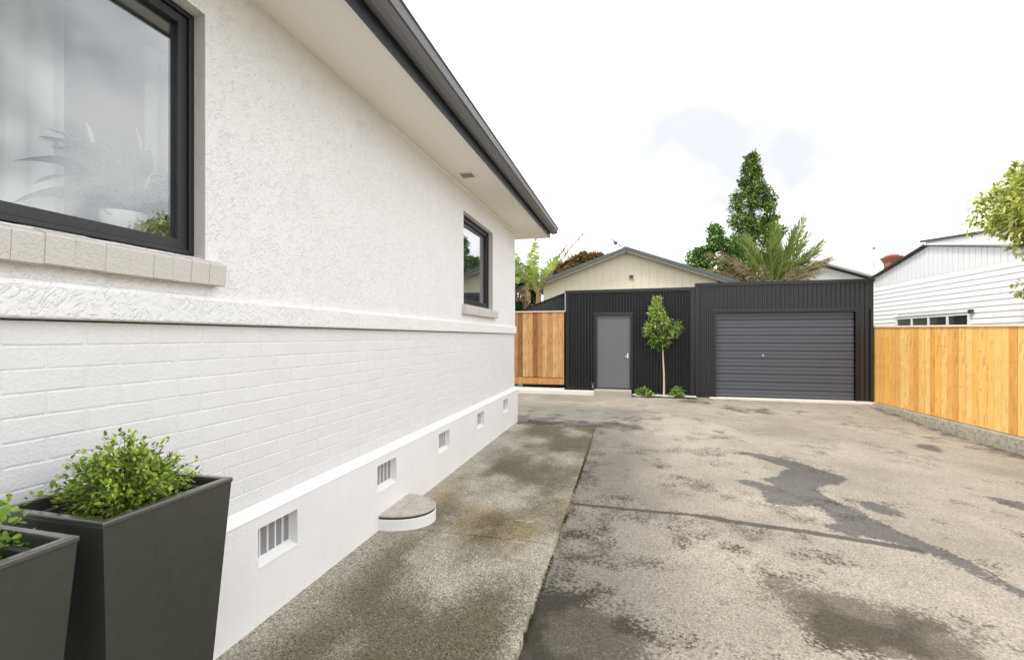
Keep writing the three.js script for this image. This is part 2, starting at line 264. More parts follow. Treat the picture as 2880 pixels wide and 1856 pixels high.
// concrete path along the house, four bays between joints
TX.path = dtex(512, 2048, (i, j, o) => {
  const x = i / 512 * 1.6, z = -8.3 + (1 - j / 2048) * 8.2;
  const s1 = LAT[(Math.imul(i, 6151) + Math.imul(j, 92821) + (Math.imul(i, j) >>> 2)) & 65535], s2 = vn(x * 90, z * 90, 256, 256, 5), s3 = vn(x * 170, z * 170, 256, 256, 8);
  const mid = fbm(x * 1.7 + 3, z * 1.3 + 1, 5, 256, 2), big = fbm(x * 0.9 + 7, z * 0.55 + 2, 4, 256, 9);
  let v = 0.41 * (1 + 0.9 * (s1 - 0.5) + 0.45 * (s2 - 0.5) + 1.0 * (s3 - 0.5));
  if (s3 > 0.85) v *= 1.25; if (s3 < 0.15) v *= 0.65;
  let r = v * 1.0, g = v * 0.925, b = v * 0.755;
  const edge = sst(0.5, 0.06, x + 0.3 * (mid - 0.5));
  const moss = sst(0.4, 0.64, mid * 0.65 + big * 0.42 + 0.16 * (s2 - 0.5)) * (1 - 0.75 * edge), brown = sst(0.5, 0.72, fbm(x * 1.3 + 11, z * 1.1 + 4, 5, 256, 4) + 0.15 * (s3 - 0.5));
  r = lerp(r, r * 0.3, moss); g = lerp(g, g * 0.28, moss); b = lerp(b, b * 0.21, moss);
  r = lerp(r, r * 0.72, brown); g = lerp(g, g * 0.62, brown); b = lerp(b, b * 0.42, brown);
  for (const [a, c] of [[0.57, -3.46], [1.14, -3.86], [1.19, -3.46], [1.25, -3.21]]) { const e = Math.hypot((x - a) * 16 + (vn(x * 30, z * 30, 256, 256, 9) - 0.5) * 2.2, (z - c) * 24 + (vn(x * 30, z * 30, 256, 256, 10) - 0.5) * 2.2); const k = sst(1.0, 0.3, e) * 0.5; r = lerp(r, 0.52, k); g = lerp(g, 0.47, k); b = lerp(b, 0.38, k); }
  o[0] = r; o[1] = g; o[2] = b;
}, true);
TX.path.wrapS = TX.path.wrapT = THREE.MirroredRepeatWrapping;
{
  const path = struct('concrete_path'), r = rng(5), m = mat(0xffffff, 0.9, { map: TX.path, bumpMap: TX.grit.clone(), bumpScale: 0.006 });
  m.bumpMap.repeat.set(2.3, 11.7); m.bumpMap.needsUpdate = true;
  const zs = [[-8.13, -6.66], [-6.65, -4.87], [-4.86, -3.49], [-3.48, -1.6], [-1.59, 1.2], [1.21, 4.4]];
  for (const [z0, z1] of zs) {
    const n = Math.round((z1 - z0) * 22), g = new THREE.BufferGeometry(), P = [], U = [], I = [];
    for (let i = 0; i <= n; i++) {
      const z = lerp(z0, z1, i / n), e = 1.455 + 0.03 * (z + 5) / 6 * -1 + 0.012 * (fbm(z * 6, 3, 3) - 0.5) + (r() - 0.5) * 0.009, ch = 0.006 + r() * 0.012;
      const tilt = 0.004 * vn(z * 0.7, 4);
      const row = [[-0.05, tilt], [e * 0.35, tilt], [e * 0.7, tilt], [e - ch, tilt], [e, -ch * 0.8 + tilt], [e + 0.004 * r(), -0.16]];
      if (i === 0) row.forEach(q => 0);
      for (const [x, y] of row) { P.push(x, y, z); U.push(x / 1.6, 1 - (z + 8.3) / 8.2); }
    }
    for (let i = 0; i < n; i++) for (let k = 0; k < 5; k++) { const a = i * 6 + k, b = a + 6; I.push(a, b, a + 1, a + 1, b, b + 1); }
    const o0 = 0, o1 = n * 6, base = P.length / 3;                          // end faces
    for (const o of [o0, o1]) { for (let k = 0; k < 6; k++) { P.push(P[(o + k) * 3], P[(o + k) * 3 + 1], P[(o + k) * 3 + 2], P[(o + k) * 3], -0.16, P[(o + k) * 3 + 2]); U.push(U[(o + k) * 2], U[(o + k) * 2 + 1], U[(o + k) * 2], U[(o + k) * 2 + 1] + 0.02); } }
    for (const s of [0, 1]) for (let k = 0; k < 5; k++) { const a = base + s * 12 + k * 2; I.push(a, a + 1, a + 2, a + 2, a + 1, a + 3); }
    g.setAttribute('position', new THREE.Float32BufferAttribute(P, 3)); g.setAttribute('uv', new THREE.Float32BufferAttribute(U, 2)); g.setIndex(I); g.computeVertexNormals();
    part(path, 'slab', g, m);
  }
  // moss along the outer edge of the path
  const mg = [], q = rng(91);
  for (let k = 0; k < 900; k++) { const z = -8 + 7 * Math.pow(q(), 0.7); if (vn(z * 2.2, 7) < 0.5) continue; const e = 1.455 - 0.03 * (z + 5) / 6, s = 0.004 + q() * 0.008; const b = new THREE.TetrahedronGeometry(s, 0); b.rotateX(q() * 6).rotateY(q() * 6); b.translate(e + 0.006 + (q() - 0.3) * 0.022, -0.03 + (q() * q()) * 0.022, z); mg.push(b); }
  const moss = struct('moss', merge(mg), mat([0.04, 0.055, 0.014], 1)); moss.userData = { kind: 'stuff', label: 'green moss growing along the outer edge of the concrete path', category: 'moss' };
}

// ---------------------------------------------------------------- the white house
const house = thing('white_house', 'white painted house with stucco upper wall, brick lower wall and dark gutter', 'house');
{
  // foundation with five vent openings
  const vents = [[2.112, 2.425], [3.37, 3.69], [4.645, 4.965], [5.995, 6.315], [7.398, 7.715]];
  const vh = vents.map(([a, b]) => rect(a, b, 0.315, 0.535).reverse());
  part(house, 'foundation', wallPlate(shape(rect(-3, 8.474, -0.3, 0.598), vh), 0.16, -0.16), M.plinth);
  part(house, 'foundation_ledge', prof([[-0.16, 0.598], [0.001, 0.598], [0.003, 0.606], [-0.002, 0.611], [-0.055, 0.655], [-0.16, 0.658]], -8.474, 3), M.plinth);
  for (const [a, b] of vents) {
    const v = new THREE.Group(); v.name = 'vent'; house.add(v);
    const frame = part(v, 'sill', new THREE.BufferGeometry(), M.plinth);
    frame.geometry = prof([[-0.07, 0.31], [0.004, 0.31], [0.004, 0.318], [-0.055, 0.346], [-0.07, 0.346]], -b + 0.002, -a - 0.002);
    const n = 5, w = (b - a);
    for (let k = 0; k <= n; k++) part(v, 'bar', span(-0.068, -0.05, 0.33, 0.535, -(a + 0.006 + (w - 0.012) * k / n) - 0.0036, -(a + 0.006 + (w - 0.012) * k / n) + 0.0036), M.plinth);
    const wires = [], step = 0.0135;
    for (let c = -0.22; c < w; c += step) for (const s of [1, -1]) {
      let p0 = s > 0 ? [a + c, 0.335] : [a + c, 0.535], p1 = s > 0 ? [a + c + 0.2, 0.535] : [a + c + 0.2, 0.335];
      const cl = (p, q) => { let [x, y] = p; const [X, Y] = q; if (x < a) { y += (Y - y) * (a - x) / (X - x); x = a; } if (x > b) { y += (Y - y) * (b - x) / (X - x); x = b; } return [x, y]; };
      if (p1[0] < a || p0[0] > b) continue; const A = cl(p0, p1), B = cl(p1, p0); if (Math.hypot(A[0] - B[0], A[1] - B[1]) < 0.01) continue;
      wires.push(bar([-0.06, A[1], -A[0]], [-0.06, B[1], -B[0]], 0.0028, 0.004));
    }
    part(v, 'wire_mesh', merge(wires), M.mesh);
  }
  // brickwork: running bond, 12 courses, painted; the nearest 300 in view are parts of their own
  part(house, 'mortar', span(-0.2, -0.0624, 0.64, 1.657, -8.44, 3), M.mortar);
  const r = rng(21);
  const brickGeo = (L, H, seed) => {
    const q = rng(seed), P = [], I = [], j = () => (q() - 0.5), nx = 3;
    const top = [], out = [], back = [];
    const ring = []; for (let i = 0; i <= nx; i++) ring.push([i / nx, 0]); for (let i = nx; i >= 0; i--) ring.push([i / nx, 1]);
    const tx = j() * 0.0008, ty = j() * 0.0012;
    for (const [u, v] of ring) {
      const iz = (u - 0.5) * (L - 0.005) + j() * 0.003, iy = (v - 0.5) * (H - 0.004) + j() * 0.003;
      top.push(P.length / 3); P.push(j() * 0.0009 + tx * (u - 0.5) * 2 + ty * (v - 0.5), iy, iz);
    }
    ring.forEach(([u, v], k) => { const b = top[k] * 3; const oz = u === 0 ? -0.003 : u === 1 ? 0.003 : 0, oy = v ? 0.003 : -0.003; out.push(P.length / 3); P.push(-0.0028, P[b + 1] + oy + j() * 0.001, P[b + 2] + oz + j() * 0.001); });
    ring.forEach((_, k) => { const b = out[k] * 3; back.push(P.length / 3); P.push(-0.03, P[b + 1], P[b + 2]); });
    for (let i = 0; i < nx; i++) { const a = top[i], b = top[i + 1], c = top[2 * nx + 1 - i], d = top[2 * nx - i]; I.push(a, c, b, b, c, d); }
    const n = ring.length; for (let k = 0; k < n; k++) { const m = (k + 1) % n; for (const [A, B] of [[top, out], [out, back]]) I.push(A[k], A[m], B[k], B[k], A[m], B[m]); }
    let g = new THREE.BufferGeometry(); g.setAttribute('position', new THREE.Float32BufferAttribute(P, 3)); g.setIndex(I); g = g.toNonIndexed(); g.computeVertexNormals();
    const p = g.attributes.position, uv = []; const uo = q() * 3, vo = q() * 3; for (let i = 0; i < p.count; i++) uv.push(p.getZ(i) + uo, p.getY(i) + vo); g.setAttribute('uv', new THREE.Float32BufferAttribute(uv, 2)); return g;
  };
  const full = [...Array(9)].map((_, k) => brickGeo(0.241, 0.0755, 100 + k)), half = [...Array(3)].map((_, k) => brickGeo(0.115, 0.0755, 200 + k));
  const all = [];
  for (let c = 0; c < 12; c++) {
    const y = 0.657 + 0.0415 + c * 0.0829, off = (c % 2) * 0.125;
    for (let z = -8.44 + 0.12 - off; z < 2.9; z += 0.25) {
      const cut = z - 0.12 < -8.44; const zz = cut ? -8.44 + 0.0575 : z + (r() - 0.5) * 0.006;
      all.push({ y: y + (r() - 0.5) * 0.003, z: zz, x: -0.06 + (r() - 0.5) * 0.0014, g: cut ? half[(r() * 3) | 0] : full[(r() * 9) | 0], d: Math.hypot(1.969, 1.6 - y, z) + (z > -0.95 ? 100 : 0) });
    }
  }
  all.sort((a, b) => a.d - b.d);
  const rest = [];
  all.forEach((b, k) => { if (k < 300) part(house, 'brick', b.g, M.brick, [b.x, b.y, b.z]); else rest.push(b.g.clone().translate(b.x, b.y, b.z)); });
  stuff(part(house, 'brickwork', merge(rest), M.brick));
  // plaster band between brick and stucco
  part(house, 'plaster_band', prof([[-0.2, 1.668], [-0.1, 1.668], [-0.09, 1.662], [-0.024, 1.668], [-0.021, 1.674], [-0.021, 1.782], [-0.03, 1.797], [-0.049, 1.806], [-0.2, 1.806]], -8.442, 3), M.stucco);
  // stucco wall with two window openings
  const w1 = [-0.1, 1.83, 1.985, 3.2], w2 = [5.575, 6.93, 2.03, 3.245];
  part(house, 'stucco_wall', wallPlate(shape([[-3, 1.806], [8.442, 1.806], [8.442, 3.75], [-3, 3.75]], [rect(...w1).reverse(), rect(...w2).reverse()]), 0.19, -0.24), M.stucco);
  // plain rendered reveals and brick sills
  for (const [k, [a, b, c, d]] of [w1, w2].entries()) {
    const sl = new THREE.Group(); sl.name = 'window_sill'; house.add(sl);
    const L0 = a - 0.06, L1 = b + (k ? 0.12 : 0.065), cuts = [0]; while (cuts[cuts.length - 1] < L1 - L0 - (k ? 0.3 : 0.06)) cuts.push(cuts[cuts.length - 1] + (k ? 0.49 : 0.076 + 0.032 * r())); cuts[cuts.length - 1] = L1 - L0; const n = cuts.length - 1;
    const sp = [[-0.2, c - 0.03], [-0.2, c + 0.028], [-0.1, c + 0.012], [-0.03, c - 0.008], [0.008, c - 0.022], [0.012, c - 0.03], [0.004, c - 0.128], [-0.002, c - 0.133], [-0.1, c - 0.12]];
    for (let i = 0; i < n; i++) {
      const A = -(L1 - cuts[i + 1]), B = -(L1 - cuts[i]), jx = (r() - 0.5) * 0.004, jy = (r() - 0.5) * 0.0035;
      const g = prof(sp.map(([x, y]) => [x + jx + (r() - 0.5) * 0.003, y + jy + (r() - 0.5) * 0.002]), Math.min(A, B) + 0.0014, Math.max(A, B) - 0.0014);
      part(sl, 'sill_brick', g, M.sill);
    }
    part(sl, 'mortar_bed', prof(sp.map(([x, y]) => [x - 0.0022, y - 0.001 + (y < c - 0.1 ? 0.002 : -0.001)]), -L1 + 0.003, -L0 - 0.003), M.sill);
    // flat mortar fillet below the frame
    const win = new THREE.Group(); win.name = 'window'; house.add(win); if (k) win.userData.label = 'small far window with dark aluminium frame'; else win.userData.label = 'large near window with dark aluminium frame';
    const xf = -0.192, fr = (in0, in1, dep, x0, m, nm) => part(win, nm, wallPlate(shape(rect(a + in0, b - in0, c + in0 + (in0 ? 0.014 : 0.02), d - in0), [rect(a + in1, b - in1, c + in1 + 0.016, d - in1).reverse()]), dep, x0, 0.003), m);
    fr(0, 0.026, 0.075, xf, M.alu, 'frame');
    fr(0.029, 0.074, 0.06, xf + 0.002, M.alu, 'sash');
    fr(0.023, 0.032, 0.035, xf + 0.004, M.aluBlack, 'gasket');
    fr(0.0695, 0.079, 0.03, xf + 0.006, M.aluBlack, 'bead');
    part(win, 'pane', span(xf + 0.03, xf + 0.036, c + 0.088, d - 0.073, -b + 0.073, -a - 0.073), M.glass);
    // reveals
    for (const [p0, p1, q0, q1] of [[b - 0.002, b + 0.001, c, d], [a - 0.001, a + 0.002, c, d]]) part(win, 'reveal', span(-0.235, -0.0505, q0, q1, -p1, -p0), M.sill);
  }
  // soffit, batten, fascia and gutter; the eave rises a little towards the corner
  const bend = g => { const p = g.attributes.position; for (let i = 0; i < p.count; i++) { const z = p.getZ(i); p.setXYZ(i, p.getX(i) - 0.006 * (z + 9), p.getY(i) - 0.0196 * (z + 8.44), z); } g.computeVertexNormals(); return g; };
  const e0 = 3.608, ez = -9.13;
  part(house, 'soffit', bend(prof([[-0.5, e0], [0.505, e0], [0.505, e0 + 0.012], [-0.5, e0 + 0.012]], ez, 3.2)), M.soffit);
  part(house, 'soffit_batten', bend(prof([[-0.052, e0 - 0.045], [-0.024, e0 - 0.045], [-0.018, e0 - 0.038], [-0.018, e0 - 0.003], [-0.052, e0 - 0.003]], -8.44, 3.2)), M.soffit);
  part(house, 'end_fascia', bend(span(-0.5, 0.5, e0 - 0.015, e0 + 0.16, ez - 0.022, ez - 0.002)), M.soffit);
  part(house, 'fascia', bend(prof([[0.507, e0 - 0.022], [0.52, e0 - 0.022], [0.52, e0 + 0.012], [0.5245, e0 + 0.016], [0.5245, e0 + 0.028], [0.52, e0 + 0.032], [0.52, e0 + 0.17], [0.507, e0 + 0.17]], ez - 0.02, 3.2)), M.fascia);
  const gp = []; const gt = 0.003;                          // quad gutter: curved underside, bead, flat front, lip
  const outer = [[0.527, e0 + 0.14], [0.527, e0 + 0.075], [0.55, e0 + 0.062], [0.585, e0 + 0.058], [0.622, e0 + 0.068], [0.643, e0 + 0.086], [0.652, e0 + 0.1], [0.659, e0 + 0.1], [0.659, e0 + 0.107], [0.676, e0 + 0.162], [0.683, e0 + 0.164], [0.685, e0 + 0.173], [0.676, e0 + 0.175]];
  const inner = outer.map(([x, y]) => [x - gt, y + gt * 0.8]).reverse();
  part(house, 'gutter', bend(prof([...outer, ...inner], ez - 0.05, 3.2)), M.gutter);
  part(house, 'gutter_end', bend(span(0.528, 0.655, e0 + 0.07, e0 + 0.165, ez - 0.053, ez - 0.05)), M.fascia);
  for (const [y, x] of [[e0 + 0.103, 0.66], [e0 + 0.169, 0.682]]) part(house, 'gutter_bead', bend(prof([[x - 0.005, y - 0.005], [x + 0.005, y - 0.005], [x + 0.006, y + 0.004], [x - 0.005, y + 0.005]], ez - 0.051, 3.2)), M.fascia);
  part(house, 'roof', prof([[0.56, 3.81], [-4, 5.3], [-8.6, 3.81], [-8.6, 3.78], [-4, 5.26], [0.56, 3.78]], ez, 3.4), M.greenRoof);
  // soffit vent
  const sv = new THREE.Group(); sv.name = 'soffit_vent'; house.add(sv);
  const sy = e0 - 0.0196 * (-5.17 + 8.44) - 0.004;
  part(sv, 'frame', merge([span(0.05, 0.24, sy - 0.006, sy, -5.27, -5.25), span(0.05, 0.24, sy - 0.006, sy, -5.09, -5.07), span(0.05, 0.07, sy - 0.006, sy, -5.25, -5.09), span(0.22, 0.24, sy - 0.006, sy, -5.25, -5.09)]), M.soffit);
  for (let k = 0; k < 9; k++) part(sv, 'louvre', span(0.07, 0.22, sy - 0.003, sy + 0.001, -5.245 + k * 0.0175, -5.234 + k * 0.0175), mat([0.35, 0.33, 0.29], 0.7));
  // the closed body of the house: floor, ceiling, other walls, partition
  const body = [span(-8, -0.2, 0.6, 0.72, -8.3, 2.9), span(-8.1, -0.25, 3.56, 3.62, -8.3, 2.9), span(-8.2, -8, -0.3, 3.7, -8.44, 3), span(-8, -0.25, -0.3, 3.7, -8.43, -8.3), span(-8, -0.25, -0.3, 3.7, 2.9, 3), span(-1.9, -1.8, 0.72, 3.56, -8.3, 2.9), span(-1.8, -0.24, 0.72, 3.56, -4.1, -4)];  // lengthwise partition placed close behind the windows to bounce more light
  part(house, 'inner_walls', merge(body), M.room);
  part(house, 'inner_lining', wallPlate(shape(rect(-2.9, 8.3, 0.72, 3.56), [rect(...w1).reverse(), rect(...w2).reverse()]), 0.02, -0.262), M.room);
  // interior sill board under the lily
  part(house, 'interior_sill', span(-0.62, -0.24, 2.04, 2.095, -2.6, 0.1), M.room);
}
// curtains behind the near window
function curtain(label, z0, z1, x) {
  const g = new THREE.PlaneGeometry(1, 1, 60, 1), p = g.attributes.position;
  for (let i = 0; i < p.count; i++) { const a = p.getX(i) + 0.5, z = lerp(z0, z1, a); p.setXYZ(i, x + 0.018 * Math.sin(z * 62) + 0.008 * Math.sin(z * 23 + 1), p.getY(i) > 0 ? 3.3 : 1.99, z); }
  g.computeVertexNormals(); const o = part(scene, numbered('curtain'), g, M.curtain); tag(o, label, 'curtain', 'curtains inside the near window');
}
curtain('wide pale curtain hanging inside the near window, left of the potted lily', -1.66, 0.3, -0.72);
curtain('narrow pale curtain hanging inside the near window, right of the potted lily', -2.9, -2.06, -0.72);
console.log('house');

// ---------------------------------------------------------------- half-round step and corner block on the path
{
  const t = thing('half_round_step', 'low half-round step with white sides and bare concrete top against the house wall', 'step', [0, 0, -3.66]);
  const R = 0.375, n = 22, arc = k => { const a = Math.PI * k / n; return [Math.sin(a) * R * 0.98, Math.cos(a) * 0.27]; };
  const sh = (s, lift) => { const pts = []; for (let k = 0; k <= n; k++) { const [x, z] = arc(k); pts.push([x * s, z * s]); } return new THREE.ExtrudeGeometry(shape(pts), { depth: lift, bevelEnabled: true, bevelSize: 0.004, bevelThickness: 0.004, bevelSegments: 1, curveSegments: 4 }).rotateX(Math.PI / 2); };
  part(t, 'side', sh(1.0, 0.094).translate(0.002, 0.091, 0), M.plinth);
  part(t, 'joint', sh(0.985, 0.012).translate(0.002, 0.108, 0), mat([0.06, 0.05, 0.03], 1));
  part(t, 'top', sh(1.0, 0.01).translate(0.002, 0.126, 0), mat(0xffffff, 0.9, { map: TX.mottle, bumpMap: TX.grit, bumpScale: 0.004 }));
  const c = thing('concrete_block', 'small mossy concrete block at the foot of the far house corner', 'block', [0.02, 0, -8.62]);
  part(c, 'block', new RoundedBoxGeometry(0.24, 0.16, 0.3, 2, 0.02).translate(0.02, 0.04, 0), M.concrete);
}

// ---------------------------------------------------------------- foliage helpers
function leafGeo(len, wid, fold = 0.25, droop = 0.15, seg = 3) {   // along +z, up +y
  const P = [], I = [];
  for (let i = 0; i <= seg; i++) {
    const t = i / seg, w = wid * 0.5 * Math.pow(Math.sin(Math.PI * Math.min(1, 0.06 + t * 0.94)), 0.8) * (1 - 0.15 * t), y = -droop * len * t * t, z = len * t;
    P.push(-w, y + w * fold, z, 0, y, z, w, y + w * fold, z);
  }
  for (let i = 0; i < seg; i++) for (const k of [0, 1]) { const a = i * 3 + k, b = a + 3; I.push(a, b, a + 1, a + 1, b, b + 1); }
  const g = new THREE.BufferGeometry(); g.setAttribute('position', new THREE.Float32BufferAttribute(P, 3)); g.setIndex(I); g.computeVertexNormals(); return g;
}
function orient(dir, roll, pos, s) { const m = new THREE.Matrix4(), z = dir.clone().normalize(), up = Math.abs(z.y) > 0.95 ? V(1, 0, 0) : V(0, 1, 0), x = up.clone().cross(z).normalize(), y = z.clone().cross(x); m.makeBasis(x, y, z); m.multiply(new THREE.Matrix4().makeRotationZ(roll)); m.scale(V(s, s, s)); m.setPosition(pos); return m; }
function leafMat(c, tr = 0.3) { return phys(c, 0.75, { transmission: tr, thickness: 0, ior: 1.3 }); }
function leafCloud(leaves, geos, cols) {                  // leaves: {m, g, c}; one mesh with vertex colours
  const P = [], N = [], C = []; const v = V(), nm = new THREE.Matrix3(); const gs = geos.map(g => g.toNonIndexed());
  for (const { m, g, c } of leaves) { const G = gs[g], p = G.attributes.position, n = G.attributes.normal; nm.getNormalMatrix(m); for (let i = 0; i < p.count; i++) { v.fromBufferAttribute(p, i).applyMatrix4(m); P.push(v.x, v.y, v.z); v.fromBufferAttribute(n, i).applyMatrix3(nm).normalize(); N.push(v.x, v.y, v.z); C.push(...cols[c]); } }
  const o = new THREE.BufferGeometry(); o.setAttribute('position', new THREE.Float32BufferAttribute(P, 3)); o.setAttribute('normal', new THREE.Float32BufferAttribute(N, 3)); o.setAttribute('color', new THREE.Float32BufferAttribute(C, 3)); return o;
}
function leafPart(parent, list, geos, cols, tr = 0.3, name = 'foliage') { const m = leafMat(0xffffff, tr); m.vertexColors = true; return stuff(part(parent, name, leafCloud(list, geos, cols), m)); }
function rdir(r) { const z = r() * 2 - 1, a = r() * Math.PI * 2, s = Math.sqrt(1 - z * z); return V(Math.cos(a) * s, z, Math.sin(a) * s); }

// ---------------------------------------------------------------- two tapered planters and their shrubs
function planter(x, z, label) {
  const t = thing('planter', label, 'planter', [x, 0, z], 'black planters beside the white wall');
  const H = 1.05, a = 0.226, b = 0.158, P = [], I = [], w = 0.026;
  const ring = (h, y) => [[-h, y, h], [h, y, h], [h, y, -h], [-h, y, -h]];
  const faces = (A, B) => { const o = []; for (let k = 0; k < 4; k++) { const m = (k + 1) % 4; o.push([A[k], A[m], B[m], B[k]]); } return o; };
  const quads = [...faces(ring(b, 0.002), ring(a - 0.002, H - 0.004)), ...faces(ring(a - 0.002, H - 0.004), ring(a - 0.005, H)), ...faces(ring(a - 0.005, H), ring(a - w + 0.003, H)), ...faces(ring(a - w + 0.003, H), ring(a - w, H - 0.003)), ...faces(ring(a - w, H - 0.003), ring(a - w - 0.008, H - 0.16))];
  const U = [];
  for (const q of quads) { const n = P.length / 3; for (const p of q) { P.push(...p); U.push(p[0] + p[2], p[1]); } I.push(n, n + 1, n + 2, n, n + 2, n + 3); }
  let g = new THREE.BufferGeometry(); g.setAttribute('position', new THREE.Float32BufferAttribute(P, 3)); g.setAttribute('uv', new THREE.Float32BufferAttribute(U, 2)); g.setIndex(I); g = g.toNonIndexed(); g.computeVertexNormals();
  part(t, 'shell', g, M.planter);
  part(t, 'rim', new THREE.ExtrudeGeometry(shape(rect(-a, a, -a, a), [rect(-a + w, a - w, -a + w, a - w).reverse()]), { depth: 0.006, bevelEnabled: true, bevelSize: 0.006, bevelThickness: 0.007, bevelOffset: -0.005, bevelSegments: 4 }).rotateX(-Math.PI / 2).translate(0, H - 0.004, 0), M.rim);
  // inner pot with its own rim, a little below the planter's
  const s = a - w - 0.018, lp = shape(rect(-s + 0.035, s, -s, s - 0.002), [rect(-s + 0.053, s - 0.02, -s + 0.02, s - 0.022).reverse()]);
  part(t, 'liner', new THREE.ExtrudeGeometry(lp, { depth: 0.18, bevelEnabled: true, bevelSize: 0.003, bevelThickness: 0.003, bevelSegments: 2 }).rotateX(-Math.PI / 2).translate(0, H - 0.2, 0), M.liner);
  part(t, 'soil', sheet(-s + 0.05, s - 0.018, -s + 0.018, s - 0.02, 24, 24, (px, pz) => H - 0.055 + 0.028 * (fbm(px * 14 + x * 7, pz * 14 + z * 9, 4) - 0.5), (px, pz) => [px, pz]), M.soil);
  return t;
}
planter(0.268, -1.228, 'tall tapered black planter holding the larger shrub beside the white wall');
planter(0.294, -0.7, 'tall tapered black planter cut off at the left edge, in front of the other');

function shrub(name, label, category, pos, o) {
  const t = thing(name, label, category, pos, o.group), r = rng(o.seed), geos = o.leaf.map(l => leafGeo(...l)), list = [], stems = [];
  for (let k = 0; k < o.stems; k++) {
    const az = r() * Math.PI * 2, tilt = Math.pow(r(), 0.6) * o.spread, len = o.h * (0.72 + 0.4 * r()) * lerp(1, o.side, tilt / o.spread);
    const d = V(Math.sin(tilt) * Math.cos(az), Math.cos(tilt), Math.sin(tilt) * Math.sin(az)), base = V((r() - 0.5) * 0.05, 0, (r() - 0.5) * 0.05);
    const pts = [0, 0.35, 0.7, 1].map(u => base.clone().addScaledVector(d, len * u).add(V(0, -o.droop * len * u * u * Math.sin(tilt), 0)));
    if (r() < 0.3) stems.push(tube(pts, o.stemR, 4, 4));
    const cv = new THREE.CatmullRomCurve3(pts), n = o.per;
    for (let i = 0; i < n; i++) {
      const u = 0.3 + 0.7 * (i + r()) / n, p = cv.getPoint(Math.min(1, u)), out = rdir(r).multiplyScalar(0.9).add(d.clone().multiplyScalar(0.75)).add(V(0, 0.25, 0));
      p.add(rdir(r).multiplyScalar(o.jit)); if (o.clip && p.y < 0.075 && Math.max(Math.abs(p.x), Math.abs(p.z)) > o.clip) continue;
      list.push({ m: orient(out, (r() - 0.5) * 1.2, p, 0.7 + 0.6 * r()), g: (r() * geos.length) | 0, c: Math.min(o.cols.length - 1, (Math.pow(r(), 1.1) * o.cols.length) | 0), key: p.z * 0.5 + p.x + p.y + r() * 0.05 });
    }
  }
  part(t, 'stems', merge(stems), M.bark);
  list.sort((a, b) => b.key - a.key);
  const mats = o.cols.map(c => leafMat(c, 0.3)), cnt = o.parts || 0;
  for (const l of list.slice(0, cnt)) { const p = part(t, 'leaf', geos[l.g], mats[l.c]); l.m.decompose(p.position, p.quaternion, p.scale); }
  if (list.length > cnt) leafPart(t, list.slice(cnt), geos, o.cols);
  return t;
}
const G1 = [[0.17, 0.28, 0.03], [0.27, 0.39, 0.035], [0.37, 0.48, 0.055], [0.5, 0.6, 0.11], [0.1, 0.17, 0.02]];
shrub('leafy_shrub', 'bushy green small-leaved shrub growing in the larger planter', 'shrub', [0.262, 1.0, -1.235], { seed: 4, leaf: [[0.018, 0.0115, 0.3, 0.2], [0.015, 0.01, 0.3, 0.1], [0.02, 0.013, 0.25, 0.25]], stems: 260, h: 0.262, spread: 1.4, side: 0.92, droop: 0.3, per: 29, clip: 0.14, jit: 0.018, stemR: 0.0012, cols: G1, parts: 300 });
shrub('leafy_shrub', 'bright green round-leaved shrub in the planter at the left edge', 'shrub', [0.25, 1.0, -0.79], { seed: 9, clip: 0.14, leaf: [[0.021, 0.022, 0.15, 0.15], [0.018, 0.018, 0.15, 0.1]], stems: 150, h: 0.2, spread: 1.4, side: 0.95, droop: 0.3, per: 16, jit: 0.012, stemR: 0.0012, cols: [[0.27, 0.42, 0.06], [0.34, 0.48, 0.08], [0.2, 0.34, 0.05]], parts: 250 });
console.log('planters');

// peace lily in a bowl on the window board
{
  const t = thing('potted_lily', 'potted lily with long dark leaves and white flowers behind the near window', 'plant', [-0.5, 2.097, -1.78]), r = rng(33);
  part(t, 'pot', new THREE.LatheGeometry([[0.0, 0], [0.06, 0], [0.08, 0.02], [0.1, 0.09], [0.102, 0.13], [0.094, 0.13], [0.09, 0.1], [0, 0.1]].map(p => new THREE.Vector2(...p)), 28), mat([0.78, 0.74, 0.68], 0.4));
  const lg = leafGeo(0.2, 0.105, 0.2, 0.6, 6), lm = mat([0.02, 0.055, 0.03], 0.9), lm2 = mat([0.045, 0.1, 0.05], 0.9);
  for (let k = 0; k < 34; k++) {
    const az = r() * 6.283, tilt = 0.2 + r() * 1.0, L = 0.1 + r() * 0.15, d = V(Math.sin(tilt) * Math.cos(az), Math.cos(tilt), Math.sin(tilt) * Math.sin(az)), p = V(d.x * 0.03, 0.11, d.z * 0.03).addScaledVector(d, L);
    if (p.x > 0.08) p.x = 0.08;
    part(t, 'stalk', tube([[d.x * 0.02, 0.09, d.z * 0.02], V(0, 0.05, 0).addScaledVector(d, L * 0.5), p], 0.003, 5, 4), lm2);
    const dd = V(d.x, d.y * 0.3, d.z); if (dd.x > 0) dd.x *= 0.15;
    const q = part(t, 'leaf', lg, k % 3 ? lm : lm2); orient(dd, (r() - 0.5) * 0.6, p, 0.75 + 0.5 * r()).decompose(q.position, q.quaternion, q.scale);
  }
  const fm = leafMat([0.8, 0.8, 0.72], 0.3), fg = leafGeo(0.12, 0.06, 0.6, 0.05, 5);
  for (const [x, h, z] of [[0.03, 0.46, -0.05], [-0.05, 0.42, 0.12]]) { part(t, 'stalk', tube([[0, 0.1, 0], [x * 0.6, h * 0.6, z * 0.5], [x, h, z]], 0.003, 6, 4), lm2); const q = part(t, 'flower', fg, fm); orient(V(0.1, 1, 0.2), 0.8, V(x, h, z), 1).decompose(q.position, q.quaternion, q.scale); }
}

